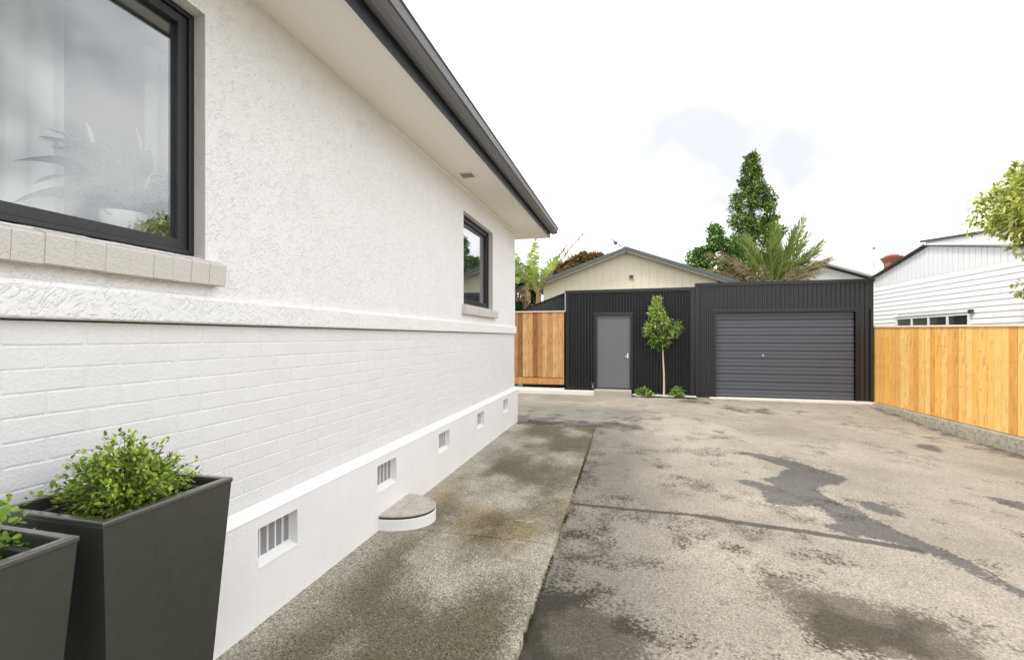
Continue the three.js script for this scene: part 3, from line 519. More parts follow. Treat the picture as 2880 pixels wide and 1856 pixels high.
// ---------------------------------------------------------------- right-hand fence on its kerb
const fenceX = z => 7.985 + (z + 13.28) * 0.0475, fenceTop = z => 1.86 - 0.016 * (z + 13.2), fenceBot = z => -0.005 + 0.0 * z;
{
  const t = thing('timber_fence', 'long new yellow pine paling fence along the right of the driveway', 'fence');
  const r = rng(17), H = 1.0, variants = [...Array(8)].map((_, k) => box(0.018, 1, 0.147, 0, 0, 0, (k % 4) * 0.15 + 0.075 + 0.013 * k, k * 0.61));
  for (const g of variants) { const p = g.attributes.position, u = g.attributes.uv; for (let i = 0; i < p.count; i++) u.setY(i, (u.getY(i)) * 1.85); }
  let z = -13.2;
  for (let k = 0; z < -1.5; k++) {
    const w = 0.92 + r() * 0.16, dz = 0.147 * w, zc = z + dz / 2, top = fenceTop(zc) - 0.02, bot = fenceBot(zc) + 0.004;
    const b = part(t, 'paling', variants[(r() * 8) | 0], M.pine[(r() * 5) | 0]); b.position.set(fenceX(zc) + 0.009 + (r() - 0.5) * 0.009, (top + bot) / 2, zc); b.scale.set(1, top - bot, w); b.rotation.y = 0.0475 + (r() - 0.5) * 0.02;
    z += dz + 0.0065;
  }
  part(t, 'cap', bar([fenceX(-13.22) + 0.01, fenceTop(-13.22), -13.22], [fenceX(-1.5) + 0.01, fenceTop(-1.5), -1.5], 0.07, 0.036), M.cap);
  for (const y of [0.3, 0.95, 1.6]) part(t, 'rail', bar([fenceX(-13.2) + 0.05, y, -13.2], [fenceX(-1.5) + 0.05, y, -1.5], 0.05, 0.09), M.pine[1]);
  for (let zz = -12.9; zz < -1.5; zz += 2.1) part(t, 'post', span(fenceX(zz) + 0.076, fenceX(zz) + 0.17, -0.5, 1.8, zz - 0.05, zz + 0.05), M.pine[3]);
  const kb = thing('concrete_kerb', 'weathered concrete kerb under the yellow pine fence', 'kerb'), n = 60, P = [], U = [], I = [], q = rng(8);
  for (let i = 0; i <= n; i++) { const zz = lerp(-13.15, -1.5, i / n), x = fenceX(zz), e = 0.085 + 0.008 * (vn(zz * 3, 2) - 0.5), j = (q() - 0.5) * 0.006; for (const [a, y] of [[x + 0.1, -0.015], [x - e + 0.015, -0.018 + j], [x - e, -0.03 + j], [x - e - 0.01 + j, -0.2], [x - e - 0.012, -0.45]]) { P.push(a, y, zz); U.push(zz, a + y); } }
  for (let i = 0; i < n; i++) for (let k = 0; k < 4; k++) { const a = i * 5 + k, b = a + 5; I.push(a, a + 1, b, a + 1, b + 1, b); }
  const g = new THREE.BufferGeometry(); g.setAttribute('position', new THREE.Float32BufferAttribute(P, 3)); g.setAttribute('uv', new THREE.Float32BufferAttribute(U, 2)); g.setIndex(I); g.computeVertexNormals();
  const kt = dtex(512, 512, (i, j, o) => { const m = fbm(i / 12, j / 16, 5, 43, 3), s = vn(i / 3, j / 3, 171, 171, 2), d = sst(0.38, 0.85, m + 0.3 * (s - 0.5)) * 0.7; const v = 0.33 * (0.75 + 0.5 * s); o[0] = lerp(v * 1.05, v * 0.4, d); o[1] = lerp(v * 0.96, v * 0.35, d); o[2] = lerp(v * 0.78, v * 0.25, d); }, true, 0.8, 0.8);
  part(kb, 'kerb', g, mat(0xffffff, 0.9, { map: kt, bumpMap: TX.grit, bumpScale: 0.006 }));
}

// ---------------------------------------------------------------- dark shed (left) and garage (right)
const FZ = -13.16;
function corrugated(x0, x1, fy0, fy1, z, pitch, amp, seg, trap) {   // vertical ribs; bottom and top are functions of x
  const n = Math.max(2, Math.round((x1 - x0) / pitch * seg)), P = [], I = [];
  for (let i = 0; i <= n; i++) { const x = lerp(x0, x1, i / n), w = Math.cos(x / pitch * 2 * Math.PI), d = amp * (trap ? Math.max(-0.75, Math.min(0.75, w * 1.6)) : w); P.push(x, fy0(x), z + d, x, fy1(x), z + d); }
  for (let i = 0; i < n; i++) { const a = i * 2; I.push(a, a + 2, a + 1, a + 1, a + 2, a + 3); }
  const g = new THREE.BufferGeometry(); g.setAttribute('position', new THREE.Float32BufferAttribute(P, 3)); g.setIndex(I); g.computeVertexNormals(); return g;
}
const K = v => () => v;
{
  const t = thing('corrugated_shed', 'black corrugated shed with a flat grey door, left of the garage', 'shed');
  const ty = x => 2.885 + 0.004 * (x - 0.34);
  const c = (a, b, y0, y1) => part(t, 'cladding', corrugated(a, b, y0, y1, FZ, 0.082, 0.0165, 14), M.blackClad);
  c(0.42, 1.14, K(0.1), ty); c(1.14, 2.2, K(2.26), ty); c(2.2, 3.8, K(0.06), ty);
  part(t, 'backing', frontPlate(shape([[0.34, -0.3], [1.16, -0.3], [1.16, 2.24], [2.18, 2.24], [2.18, -0.3], [3.82, -0.3], [3.82, 2.89], [0.34, 2.875]]), 0.1, FZ - 0.13), M.blackClad);
  part(t, 'corner_flashing', span(0.335, 0.43, 0.1, 2.9, FZ - 0.1, FZ + 0.014), M.flashing);
  part(t, 'corner_flashing', span(3.72, 3.83, 0.03, 2.9, FZ - 0.1, FZ + 0.016), M.flashing);
  part(t, 'parapet_cap', merge([bar([0.325, 2.9, FZ - 0.05], [3.835, 2.915, FZ - 0.05], 0.19, 0.075)].map(g => g)), M.flashing);
  part(t, 'parapet_lip', bar([0.33, 2.858, FZ + 0.024], [3.83, 2.873, FZ + 0.024], 0.012, 0.014), mat([0.06, 0.06, 0.065], 0.35));
  part(t, 'side_wall', span(0.34, 0.4, -0.3, 2.86, -17.5, FZ - 0.11), M.blackClad);
  part(t, 'roof', span(0.34, 3.84, 2.8, 2.84, -17.5, FZ - 0.12), M.blackClad);
  // door
  const d = new THREE.Group(); d.name = 'door'; t.add(d);
  part(d, 'leaf', new RoundedBoxGeometry(0.912, 2.045, 0.045, 2, 0.004).translate(1.672, 1.182, FZ - 0.05), M.doorPaint);
  part(d, 'handle', new RoundedBoxGeometry(0.036, 0.15, 0.012, 2, 0.004).translate(2.075, 1.07, FZ - 0.022), M.chrome);
  part(d, 'lever', new RoundedBoxGeometry(0.09, 0.018, 0.018, 2, 0.006).translate(2.045, 1.055, FZ + 0.008), M.chrome);
  part(d, 'jamb', merge([span(1.14, 1.212, 0.13, 2.27, FZ - 0.1, FZ + 0.018), span(2.132, 2.204, 0.13, 2.27, FZ - 0.1, FZ + 0.018), span(1.212, 2.132, 2.208, 2.27, FZ - 0.1, FZ + 0.018)]), M.flashing);
  part(d, 'head_flashing', span(1.12, 2.225, 2.27, 2.282, FZ - 0.05, FZ + 0.03), mat([0.07, 0.07, 0.075], 0.35));
  part(d, 'threshold', span(1.212, 2.132, 0.135, 0.157, FZ - 0.09, FZ + 0.01), M.aluBlack);
  // lean-to wing behind the gate with a raking top edge
  part(t, 'wing', corrugated(-1.0, 0.33, K(-0.3), x => 2.44 + (x + 0.93) * 0.365, -13.42, 0.0765, 0.0095, 12), M.blackClad);
  part(t, 'wing_cap', bar([-1.0, 2.43, -13.42], [0.3, 2.9, -13.42], 0.07, 0.03), M.flashing);
  part(t, 'wing_post', span(0.3, 0.33, 2.35, 2.9, -13.3, -13.2), mat([0.5, 0.5, 0.5], 0.35));
  // tap
  const tp = thing('garden_tap', 'small garden tap low on the black shed wall beside the door', 'tap', [1.12, 0.22, FZ + 0.03]);
  part(tp, 'pipe', tube([[0, -0.2, -0.01], [0, -0.02, -0.01], [0, 0.02, 0.03], [-0.01, 0.02, 0.09]], 0.012, 8, 6), M.metal); part(tp, 'spout', tube([[-0.01, 0.02, 0.07], [-0.012, 0.0, 0.1], [-0.012, -0.05, 0.105]], 0.011, 5, 6), M.metal); part(tp, 'handle', span(-0.05, 0.03, 0.055, 0.067, 0.05, 0.066), M.metal);
}
{
  const t = thing('garage', 'charcoal metal garage with a wide ribbed roller door', 'garage');
  const x0 = 3.845, x1 = 7.98, fz = FZ + 0.045, c = (a, b, y0, y1) => part(t, 'cladding', corrugated(a, b, K(y0), K(y1), fz, 0.105, 0.011, 14, true), M.greyClad);
  c(x0 + 0.08, 4.28, 0.0, 2.99); c(4.28, 7.67, 2.31, 2.99); c(7.67, x1 - 0.1, 0.0, 2.99);
  part(t, 'backing', frontPlate(shape([[x0, -0.3], [4.35, -0.3], [4.35, 2.24], [7.6, 2.24], [7.6, -0.3], [x1, -0.3], [x1, 3.0], [x0, 3.0]]), 0.1, fz - 0.112), M.greyClad);
  part(t, 'corner_flashing', span(x0 - 0.004, x0 + 0.09, 0.0, 3.0, fz - 0.1, fz + 0.012), M.flashing);
  part(t, 'corner_flashing', span(x1 - 0.12, x1 + 0.006, 0.0, 3.0, fz - 0.1, fz + 0.012), M.greyClad);
  part(t, 'parapet_cap', bar([x0 - 0.01, 3.012, fz - 0.05], [x1 + 0.02, 3.012, fz - 0.05], 0.19, 0.075), M.flashing);
  part(t, 'parapet_lip', bar([x0, 2.97, fz + 0.022], [x1, 2.97, fz + 0.022], 0.01, 0.014), mat([0.07, 0.07, 0.078], 0.35));
  part(t, 'door_trim', merge([span(4.28, 4.352, -0.02, 2.31, fz - 0.12, fz + 0.013), span(7.6, 7.69, -0.02, 2.31, fz - 0.12, fz + 0.013), span(4.352, 7.6, 2.245, 2.31, fz - 0.12, fz + 0.013)]), M.flashing);
  part(t, 'head_flashing', span(4.26, 7.71, 2.31, 2.321, fz - 0.02, fz + 0.024), mat([0.06, 0.06, 0.066], 0.35));
  const d = new THREE.Group(); d.name = 'roller_door'; t.add(d);
  const n = 11, h = 2.25 / n, zr = fz - 0.1, sl = [];
  const sp = [[0, 0], [0, 0.012], [0.024, 0.024], [0.024, h * 0.4], [0.012, h * 0.45], [0.012, h * 0.51], [0.022, h * 0.56], [0.022, h - 0.022], [0, h - 0.006], [0, h], [-0.012, h], [-0.012, 0]];
  const sg = new THREE.ExtrudeGeometry(shape(sp), { depth: 3.247, bevelEnabled: false }).rotateY(Math.PI / 2);   // profile x -> -z after the turn
  sg.rotateY(Math.PI); sg.translate(0, 0, 0);
  { const p = sg.attributes.position; for (let i = 0; i < p.count; i++) { } }
  for (let k = 0; k < n; k++) { const s = part(d, 'slat', sg, M.roller, [7.6, 0.005 + k * h, zr]); }
  part(d, 'lock', new THREE.CylinderGeometry(0.02, 0.02, 0.02, 14).rotateX(Math.PI / 2).translate(5.52, 1.12, zr + 0.024), M.chrome);
  part(t, 'downpipe', new THREE.CylinderGeometry(0.03, 0.03, 2.3, 12).translate(7.93, 1.15, fz + 0.055), M.greyClad);
  part(t, 'roof', span(x0 + 0.01, x1 - 0.01, 2.86, 2.9, -19, fz - 0.12), M.greyClad);
  part(t, 'side_wall', span(x1 - 0.06, x1, -0.3, 2.9, -19, fz - 0.112), M.greyClad);
  part(t, 'side_wall', span(x0 + 0.004, x0 + 0.06, -0.3, 2.9, -19, fz - 0.112), M.greyClad);
  part(t, 'back_wall', span(x0 + 0.01, x1 - 0.01, -0.3, 2.86, -19.06, -19), M.greyClad);
  struct('garage_apron', span(4.2, 7.98, -0.2, -0.004, fz - 0.14, -12.97), M.paleConcrete);
}
// pale strip, door step, planting bed in front of the shed
struct('concrete_strip', merge([span(-2.6, 1.16, -0.2, 0.075, FZ - 0.1, -12.86), span(-2.6, 0.3, 0.075, 0.12, FZ - 0.1, -13.02)]), M.paleConcrete);
tag(part(scene, 'door_step', new RoundedBoxGeometry(1.0, 0.33, 0.46, 2, 0.012).translate(1.67, -0.035, -12.95), M.concrete), 'grey concrete step below the grey shed door', 'step');
struct('planting_bed', sheet(2.18, 3.84, FZ - 0.1, -12.76, 40, 14, (x, z) => 0.0 + 0.03 * fbm(x * 9, z * 9, 3), (x, z) => [x, z]), mat([0.62, 0.6, 0.55], 0.95, { bumpMap: TX.grit, bumpScale: 0.02 }));
// left timber gate
{
  const t = thing('timber_gate', 'brown pine board gate between the white house and the black shed', 'gate'), r = rng(40), z = FZ + 0.03;
  const vs = [...Array(6)].map((_, k) => box(0.147, 1.9, 0.018, 0, 0, 0, k * 0.15 + 0.075 + 0.011 * k, k * 0.47));
  let x = 0.255 - 0.0735;
  for (let k = 0; x > -2.1; k++, x -= 0.1485) part(t, 'board', vs[(k * 5 + 2) % 6], M.cedar[[2, 0, 4, 0, 1, 3, 2, 0, 3, 1, 4, 0, 2, 1, 0, 4][k % 16]], [x, 1.37 + 0.006, z + (r() - 0.5) * 0.004]);
  part(t, 'bottom_rail', box(2.26, 0.18, 0.022, -0.87, 0.318, z + 0.012), M.cedar[4]);
  part(t, 'end_post', box(0.028, 2.1, 0.06, 0.272, 1.28, z - 0.005), M.cedar[2]);
  part(t, 'cap', box(2.4, 0.03, 0.07, -0.88, 2.345, z), M.cap);
}
console.log('garage');

// ---------------------------------------------------------------- neighbouring buildings
{
  const t = thing('cream_house', 'cream house with a low gable and dark green roof behind the shed', 'house'), z = -18.5;
  const ax = 2.06, ay = 4.93, sl = 0.362, top = x => ay - Math.abs(x - ax) * sl, r = rng(3);
  const xl = -1.25, xr = 5.4;
  part(t, 'body', frontPlate(shape([[xl, -0.6], [xr, -0.6], [xr, top(xr) - 0.05], [ax, ay - 0.05], [xl, top(xl) - 0.05]]), 9, z - 9.02), M.cream);
  for (let x = xl; x < xr; x += 0.3) { const b = Math.min(xr, x + 0.292), pts = [[x, 2.4], [b, 2.4], [b, top(b)]]; if (x < ax && b > ax) pts.push([ax, ay]); pts.push([x, top(x)]); part(t, 'board', frontPlate(shape(pts), 0.018, z - 0.02 + r() * 0.002), M.cream); }
  part(t, 'base_trim', span(xl, xr, 3.16, 3.2, z, z + 0.02), M.creamTrim);
  for (const s of [-1, 1]) {
    const e = s < 0 ? -1.75 : 5.95, ey = top(e);
    part(t, 'barge_board', bar([ax, ay + 0.02, z + 0.3], [e, ey + 0.02, z + 0.3], 0.03, 0.05), M.creamTrim);
    part(t, 'roof', frontPlate(shape([[ax, ay + 0.04], [e, ey + 0.04], [e, ey + 0.17], [ax, ay + 0.17]]), 9.6, z - 9.2), M.greenRoof);
    part(t, 'gable_soffit', frontPlate(shape([[ax, ay + 0.0], [e, ey], [e, ey + 0.03], [ax, ay + 0.03]]), 0.26, z + 0.01), M.cream);
  }
  const v = new THREE.Group(); v.name = 'gable_vent'; t.add(v);
  part(v, 'frame', frontPlate(shape(rect(2.15, 2.35, 3.86, 4.06), [rect(2.17, 2.33, 3.88, 4.04).reverse()]), 0.03, z + 0.002), M.cream);
  for (let k = 0; k < 4; k++) part(v, 'louvre', span(2.17, 2.33, 3.885 + k * 0.04, 3.905 + k * 0.04, z + 0.002, z + 0.025), M.darkTrim);
  part(v, 'vent_backing', span(2.17, 2.33, 3.88, 4.04, z - 0.0, z + 0.004), M.mesh);  // plain backing plate added behind the louvres in place of an opening
  // TV aerial on the ridge
  const a = thing('tv_aerial', 'thin television aerial on the ridge of the cream house', 'aerial', [1.98, 5.05, -18.7]);
  part(a, 'mast', new THREE.CylinderGeometry(0.014, 0.014, 0.4, 6).translate(0, 0.1, 0), M.metal);
  part(a, 'boom', bar([0.05, 0.06, 0], [-0.5, 0.46, 0.1], 0.03, 0.03), M.darkTrim);
  for (const [u, L] of [[0.12, 0.12], [0.35, 0.16], [0.62, 0.2], [0.82, 0.3], [0.98, 0.34]]) { const x = lerp(0.05, -0.5, u), y = lerp(0.06, 0.46, u), zz = 0.1 * u; part(a, 'element', bar([x - L * 0.45, y - L * 0.6, zz], [x + L * 0.45, y + L * 0.6, zz], 0.024, 0.024), M.darkTrim); }
  part(a, 'junction_box', span(-0.4, -0.28, 0.25, 0.36, 0.0, 0.09), M.darkTrim);
}
{
  const t = thing('white_weatherboard_building', 'white weatherboard building with a low gable behind the right fence', 'building'), X = 10.55, r = rng(6);
  const z0 = -18.69, z1 = -9.0, za = -15.74, ya = 4.24, top = z => ya - (z < za ? (za - z) : (z - za)) * 0.2, wy = 3.335, zend = -4;
  const L = z => -z;                                         // wall axis
  part(t, 'body', wallPlate(shape([[-zend, -0.6], [18.69, -0.6], [18.69, top(z0) - 0.04], [15.74, ya - 0.04], [11.2, top(-11.2) - 0.04], [-zend, 3.3]]), 6, X + 0.03), M.weather);
  // weatherboards, split round the window strip
  const wa = 14.02, wb = 17.3, wt = 2.24, wb0 = 1.2;
  const board = (a, b, y) => prof([[X + 0.03, y], [X - 0.012, y], [X - 0.012, y + 0.006], [X + 0.006, y + 0.15], [X + 0.03, y + 0.15]], -b, -a);
  for (let k = 0; k < 14; k++) { const y = wy - 0.14 * (k + 1); if (y + 0.14 > wb0 && y < wt) { part(t, 'weatherboard', board(-zend, wa, y), M.weather); part(t, 'weatherboard', board(wb, 18.69, y), M.weather); } else part(t, 'weatherboard', board(-zend, 18.69, y), M.weather); }
  part(t, 'corner_board', span(X - 0.03, X + 0.04, -0.5, 3.62, -18.75, -18.67), M.weather);
  // vertical panels in the gable
  for (let a = 11.3; a < 18.66; a += 0.2) { const b = Math.min(18.66, a + 0.184), pts = [[a, wy + 0.006], [b, wy + 0.006], [b, top(-b)]]; if (a < 15.74 && b > 15.74) pts.push([15.74, ya]); pts.push([a, top(-a)]); part(t, 'panel', wallPlate(shape(pts), 0.03, X + (r() - 0.5) * 0.002), M.panel); }
  part(t, 'roof_edge', bar([X - 0.06, top(z0 - 0.2) + 0.04, z0 - 0.2], [X - 0.06, ya + 0.04, za], 0.08, 0.05), M.darkTrim);
  part(t, 'roof_edge', bar([X - 0.06, ya + 0.045, za], [X - 0.06, top(-10.5) + 0.045, -10.5], 0.06, 0.022), M.panel);
  for (const [a, b] of [[za, z0 - 0.25], [za, -10.4]]) { const g = new THREE.BufferGeometry(), ya2 = ya + 0.07, yb = top(b) + 0.07; g.setAttribute('position', new THREE.Float32BufferAttribute([X - 0.1, ya2, a, X + 6, ya2, a, X + 6, yb, b, X - 0.1, yb, b], 3)); g.setIndex([0, 1, 2, 0, 2, 3]); g.computeVertexNormals(); part(t, 'roof', g, M.weather); }
  const w = new THREE.Group(); w.name = 'window'; t.add(w);
  part(w, 'frame', wallPlate(shape(rect(wa, wb, wb0, wt), [0, 1, 2, 3].map(k => rect(wa + 0.09 + k * 0.79, wa + 0.82 + k * 0.79, wb0 + 0.08, wt - 0.075).reverse())), 0.07, X - 0.035), M.weather);
  for (let k = 0; k < 4; k++) part(w, 'pane', span(X - 0.005, X + 0.003, wb0 + 0.08, wt - 0.075, -(wa + 0.82 + k * 0.79), -(wa + 0.09 + k * 0.79)), phys([0.03, 0.035, 0.035], 0.04, { ior: 1.6 }));
  part(w, 'head_flashing', span(X - 0.06, X - 0.015, wt, wt + 0.02, -wb - 0.04, -wa + 0.04), M.panel);
  const l = new THREE.Group(); l.name = 'sensor_light'; t.add(l);
  part(l, 'bracket', span(X - 0.05, X - 0.012, 2.24, 2.3, -13.98, -13.92), M.darkTrim); part(l, 'lamp', new THREE.CylinderGeometry(0.03, 0.045, 0.08, 10).rotateZ(0.6).translate(X - 0.08, 2.25, -13.95), M.darkTrim);
  const f = thing('white_upper_building', 'white flat-roofed building with a dark roof line far behind the weatherboard gable', 'building');
  part(f, 'wall', wallPlate(shape([[13, -0.6], [22.2, -0.6], [22.2, 5.5], [13, 4.6]]), 5, 14), M.weather);
  part(f, 'roof_edge', bar([13.95, 5.56, -22.4], [13.95, 4.55, -12.8], 0.1, 0.09), M.darkTrim);
}
{
  const t = thing('grey_house', 'distant grey house gable with a red brick chimney beyond the garage', 'house'), z = -30;
  const P = [[11.6, 5.0], [12.8, 5.92], [15.5, 4.98]];
  part(t, 'wall', frontPlate(shape([[11.6, -0.6], [18.5, -0.6], [18.5, 4.7], [15.5, 4.88], P[1].map((v, i) => i ? v - 0.1 : v), [11.6, 4.9]]), 8, z - 8), M.greyHouse);
  for (const [a, b] of [[P[1], [11.2, 4.7]], [P[1], [15.9, 4.85]]]) part(t, 'roof', frontPlate(shape([a, b, [b[0], b[1] + 0.12], [a[0], a[1] + 0.12]]), 8.4, z - 8.1), M.greyRoof);
  const c = new THREE.Group(); c.name = 'chimney'; t.add(c);
  const cx = 16.4, cy = 5.72;
  part(c, 'stack', span(cx - 0.22, cx + 0.22, 4.0, cy, z + 0.1, z + 0.75), M.red);
  for (let k = 0; k < 4; k++) part(c, 'corbel', span(cx - 0.23 - 0.035 * k, cx + 0.23 + 0.035 * k, cy + k * 0.085 + 0.001, cy + k * 0.085 + 0.078, z + 0.06 - 0.04 * k, z + 0.79 + 0.04 * k), M.red);
  part(c, 'top', span(cx - 0.22, cx + 0.22, cy + 0.342, cy + 0.42, z + 0.12, z + 0.72), M.red);
  const p = thing('aerial_pole', 'thin aerial pole with a short crossbar beside the red chimney', 'aerial', [15.9, -0.46, -30.3]);
  part(p, 'pole', new THREE.CylinderGeometry(0.025, 0.025, 4, 6).translate(0, 5.2, 0), M.metal); part(p, 'crossbar', bar([-0.05, 7.16, 0], [0.62, 7.12, 0.1], 0.03, 0.03), M.metal); part(p, 'clamp', span(-0.07, 0.05, 7.08, 7.22, -0.05, 0.05), M.metal);
}
console.log('buildings');

// ---------------------------------------------------------------- trees and garden plants
function crown(parent, r, clumps, n, leaf, cols, tr = 0.3, outward = 0.8, parts = 0) {    // clumps: [x, y, z, radius]
  const geos = leaf.map(l => leafGeo(...l)), list = [];
  const vol = clumps.reduce((s, c) => s + c[3] * c[3], 0);
  for (const [x, y, z, R, tone = 0] of clumps) {
    const k = Math.round(n * R * R / vol);
    for (let i = 0; i < k; i++) { const d = rdir(r), rr = R * Math.pow(r(), 0.5), p = V(x, y, z).addScaledVector(d, rr); const dir = rdir(r).addScaledVector(d, outward).add(V(0, 0.15, 0)); list.push({ m: orient(dir, (r() - 0.5) * 2, p, 0.65 + 0.7 * r()), g: (r() * geos.length) | 0, c: Math.min(cols.length - 1, Math.max(0, ((r() * cols.length) | 0) + tone)) }); }
  }
  if (parts) {                                              // the leaves nearest the driveway are parts of their own
    const e = l => { const m = l.m.elements; return Math.hypot(parent.position.x + m[12] - 2, parent.position.y + m[13] - 1.6, parent.position.z + m[14]); }, mats = cols.map(c => leafMat(c, tr));
    list.sort((a, b) => e(a) - e(b));
    for (const l of list.splice(0, parts)) { const p = part(parent, 'leaf', geos[l.g], mats[l.c]); l.m.decompose(p.position, p.quaternion, p.scale); }
  }
  return leafPart(parent, list, geos, cols, tr, 'crown');
}
{ // columnar evergreen
  const t = thing('evergreen_tree', 'tall narrow evergreen tree rising behind the garage', 'tree', [8.2, -0.5, -25]), r = rng(50), cl = [];
  part(t, 'trunk', taper([[0, 0, 0], [0.05, 4, 0], [-0.05, 8, 0.05], [0, 10.8, 0]], 0.2, 0.04), M.bark);
  for (let k = 0; k < 190; k++) { const h = r(), y = lerp(4.2, 11.15, Math.pow(h, 0.85)), R = 1.12 * Math.pow(1 - Math.pow(h, 2.2), 0.85) * (0.78 + 0.4 * vn(y * 1.3, 3)) + 0.04, a = r() * 6.283, q = R * (0.45 + 0.55 * Math.sqrt(r())); cl.push([Math.cos(a) * q, y, Math.sin(a) * q, (0.24 + 0.2 * r()) * (1 - 0.45 * h)]); }
  for (let k = 0; k < 6; k++) cl.push([0.9 + r() * 0.45, 6.4 + r() * 0.9, (r() - 0.5), 0.25]);
  crown(t, r, cl, 19000, [[0.17, 0.085, 0.3, 0.2, 2], [0.12, 0.06, 0.3, 0.1, 2]], [[0.05, 0.095, 0.014], [0.1, 0.17, 0.024], [0.16, 0.25, 0.035], [0.26, 0.36, 0.07]]);
}
{ // looser tree left of it
  const t = thing('garden_tree', 'loose leafy green tree left of the evergreen, behind the cream roof', 'tree', [5.9, -0.5, -23]), r = rng(51), cl = [];
  part(t, 'trunk', taper([[0, 0, 0], [0.1, 3, 0], [0, 5.4, 0]], 0.16, 0.05), M.bark);
  for (const b of [[[0, 3.5, 0], [0.6, 4.6, 0.3], [0.9, 6.2, 0.2]], [[0, 3.3, 0], [-0.5, 4.4, 0], [-0.9, 5.4, 0.2]]]) part(t, 'limb', taper(b, 0.07, 0.02, 6, 5), M.bark);
  for (const [x, y, s] of [[-0.75, 5.5, 0.45], [-0.35, 5.2, 0.5], [0.1, 5.3, 0.55], [0.55, 5.0, 0.5], [0.1, 6.2, 0.4], [0.4, 6.6, 0.4], [0.2, 7.0, 0.28], [-0.5, 6.1, 0.25], [0.9, 5.9, 0.5], [1.2, 5.2, 0.5], [0.8, 6.4, 0.4], [-0.6, 4.8, 0.5]]) for (let k = 0; k < 5; k++) { const d = rdir(r); cl.push([x + d.x * s * 0.8, y + d.y * s * 0.8, d.z * s, 0.18 + r() * 0.14]); }
  crown(t, r, cl, 9000, [[0.16, 0.085, 0.3, 0.2, 2], [0.12, 0.07, 0.3, 0.2, 2]], [[0.06, 0.13, 0.02], [0.1, 0.2, 0.03], [0.16, 0.28, 0.05], [0.21, 0.34, 0.06]]);
}
{ // nikau-like palm: green upright fronds over a skirt of dry ones
  const t = thing('palm_tree', 'palm with upright green fronds and shaggy dry brown ones behind the garage', 'palm', [7.7, -0.5, -20]), r = rng(60), top = 3.75;
  part(t, 'trunk', taper([[0, 0, 0], [0.03, 2, 0], [0, top + 0.3, 0]], 0.2, 0.17), M.bark);
  const green = [[0.13, 0.2, 0.03], [0.2, 0.28, 0.045], [0.29, 0.36, 0.09]], dry = [[0.3, 0.22, 0.13], [0.4, 0.31, 0.19], [0.2, 0.14, 0.08], [0.5, 0.42, 0.3], [0.16, 0.17, 0.05]];
  const frond = (ax, ay, az, len, curve, cols, droop, ragged) => {
    const f = new THREE.Group(); f.name = 'frond'; t.add(f);
    const d = V(ax, ay, az).normalize(), base = V(0, top + 0.15, 0), pts = [0, 0.33, 0.66, 1].map(u => base.clone().addScaledVector(d, len * u).add(V(d.x * curve * u * u * len, -curve * u * u * len * 0.8, d.z * curve * u * u * len))), c = new THREE.CatmullRomCurve3(pts);
    part(f, 'stalk', taper(pts.map(p => [p.x, p.y, p.z]), 0.035, 0.006, 8, 5), cols === green ? mat([0.25, 0.27, 0.1], 0.8) : mat([0.42, 0.32, 0.19], 0.85));
    const list = [], g = [leafGeo(1, 0.085, 0.3, 0.25, 3)], n = 80;
    const side = d.clone().cross(V(0, 0, 1)).normalize();
    for (let k = 0; k < n; k++) for (const s of [-1, 1]) {
      if (r() < ragged * 0.35) continue;
      const u = 0.16 + 0.84 * (k + r() * 0.7) / n, p = c.getPoint(u), tg = c.getTangent(u), sd = tg.clone().cross(V(0, 0, 1)).normalize().multiplyScalar(s), L = (0.2 + 0.5 * Math.sin(Math.PI * Math.min(1, u * 0.85 + 0.1))) * (1 - ragged * 0.5 * r()) * len * 0.3;
      const dir = tg.clone().multiplyScalar(1.35 - 0.5 * ragged).addScaledVector(sd, 0.42 + 0.25 * r()).add(V((r() - 0.5) * 0.3, -droop * (0.3 + r()), (r() - 0.5) * 0.7));
      list.push({ m: orient(dir, r() * 3, p, L), g: 0, c: (r() * cols.length) | 0 });
    }
    leafPart(f, list, g, cols, 0.25, 'leaflets');
  };
  for (const [x, y, z, l, cv] of [[-0.5, 1, 0.1, 2.6, 0.08], [-0.3, 1, -0.2, 2.7, 0.06], [-0.02, 1, 0.2, 2.85, 0.03], [0.1, 1, -0.1, 2.75, 0.04], [0.33, 1, 0.1, 3.15, 0.05], [0.52, 1, -0.1, 2.85, 0.08], [-0.14, 1, 0.4, 2.4, 0.08], [0.2, 1, 0.35, 2.4, 0.08], [0.75, 1, 0.15, 2.6, 0.1]]) frond(x, y, z, l, cv, green, 0.05, 0.1);
  for (const [x, y, z, l, cv] of [[0.85, 1, 0.1, 2.3, 0.12], [1.05, 0.85, 0.2, 2.2, 0.1], [0.75, 1, -0.3, 2.3, 0.1]]) frond(x, y, z, l, cv, [...green.slice(0, 2), dry[2], dry[0]], 0.35, 0.3);
  for (const [x, y, z, l, cv] of [[-1.2, 0.95, 0.2, 2.9, 0.1], [-1.3, 0.75, -0.2, 2.8, 0.12], [-1.0, 1.0, 0.3, 2.6, 0.12], [1.2, 0.95, 0.25, 2.4, 0.1], [-1.2, 0.55, 0.35, 2.2, 0.2], [0.3, 0.8, 0.9, 1.6, 0.2], [-0.5, 0.9, 0.8, 1.7, 0.2], [-1.25, 0.6, -0.2, 2.1, 0.15], [-0.9, 0.8, 0.4, 1.9, 0.15], [-1.1, 0.35, 0.3, 1.6, 0.2], [-0.6, 0.6, 0.6, 1.5, 0.2], [0.6, 0.6, 0.6, 1.5, 0.2], [1.1, 0.4, 0.3, 1.5, 0.2], [0.1, 0.6, 0.8, 1.4, 0.3], [-0.3, 0.5, 0.8, 1.3, 0.35], [0.9, 0.6, 0.5, 1.8, 0.15]]) frond(x, y, z, l, cv, dry, 0.7, 0.5);
}
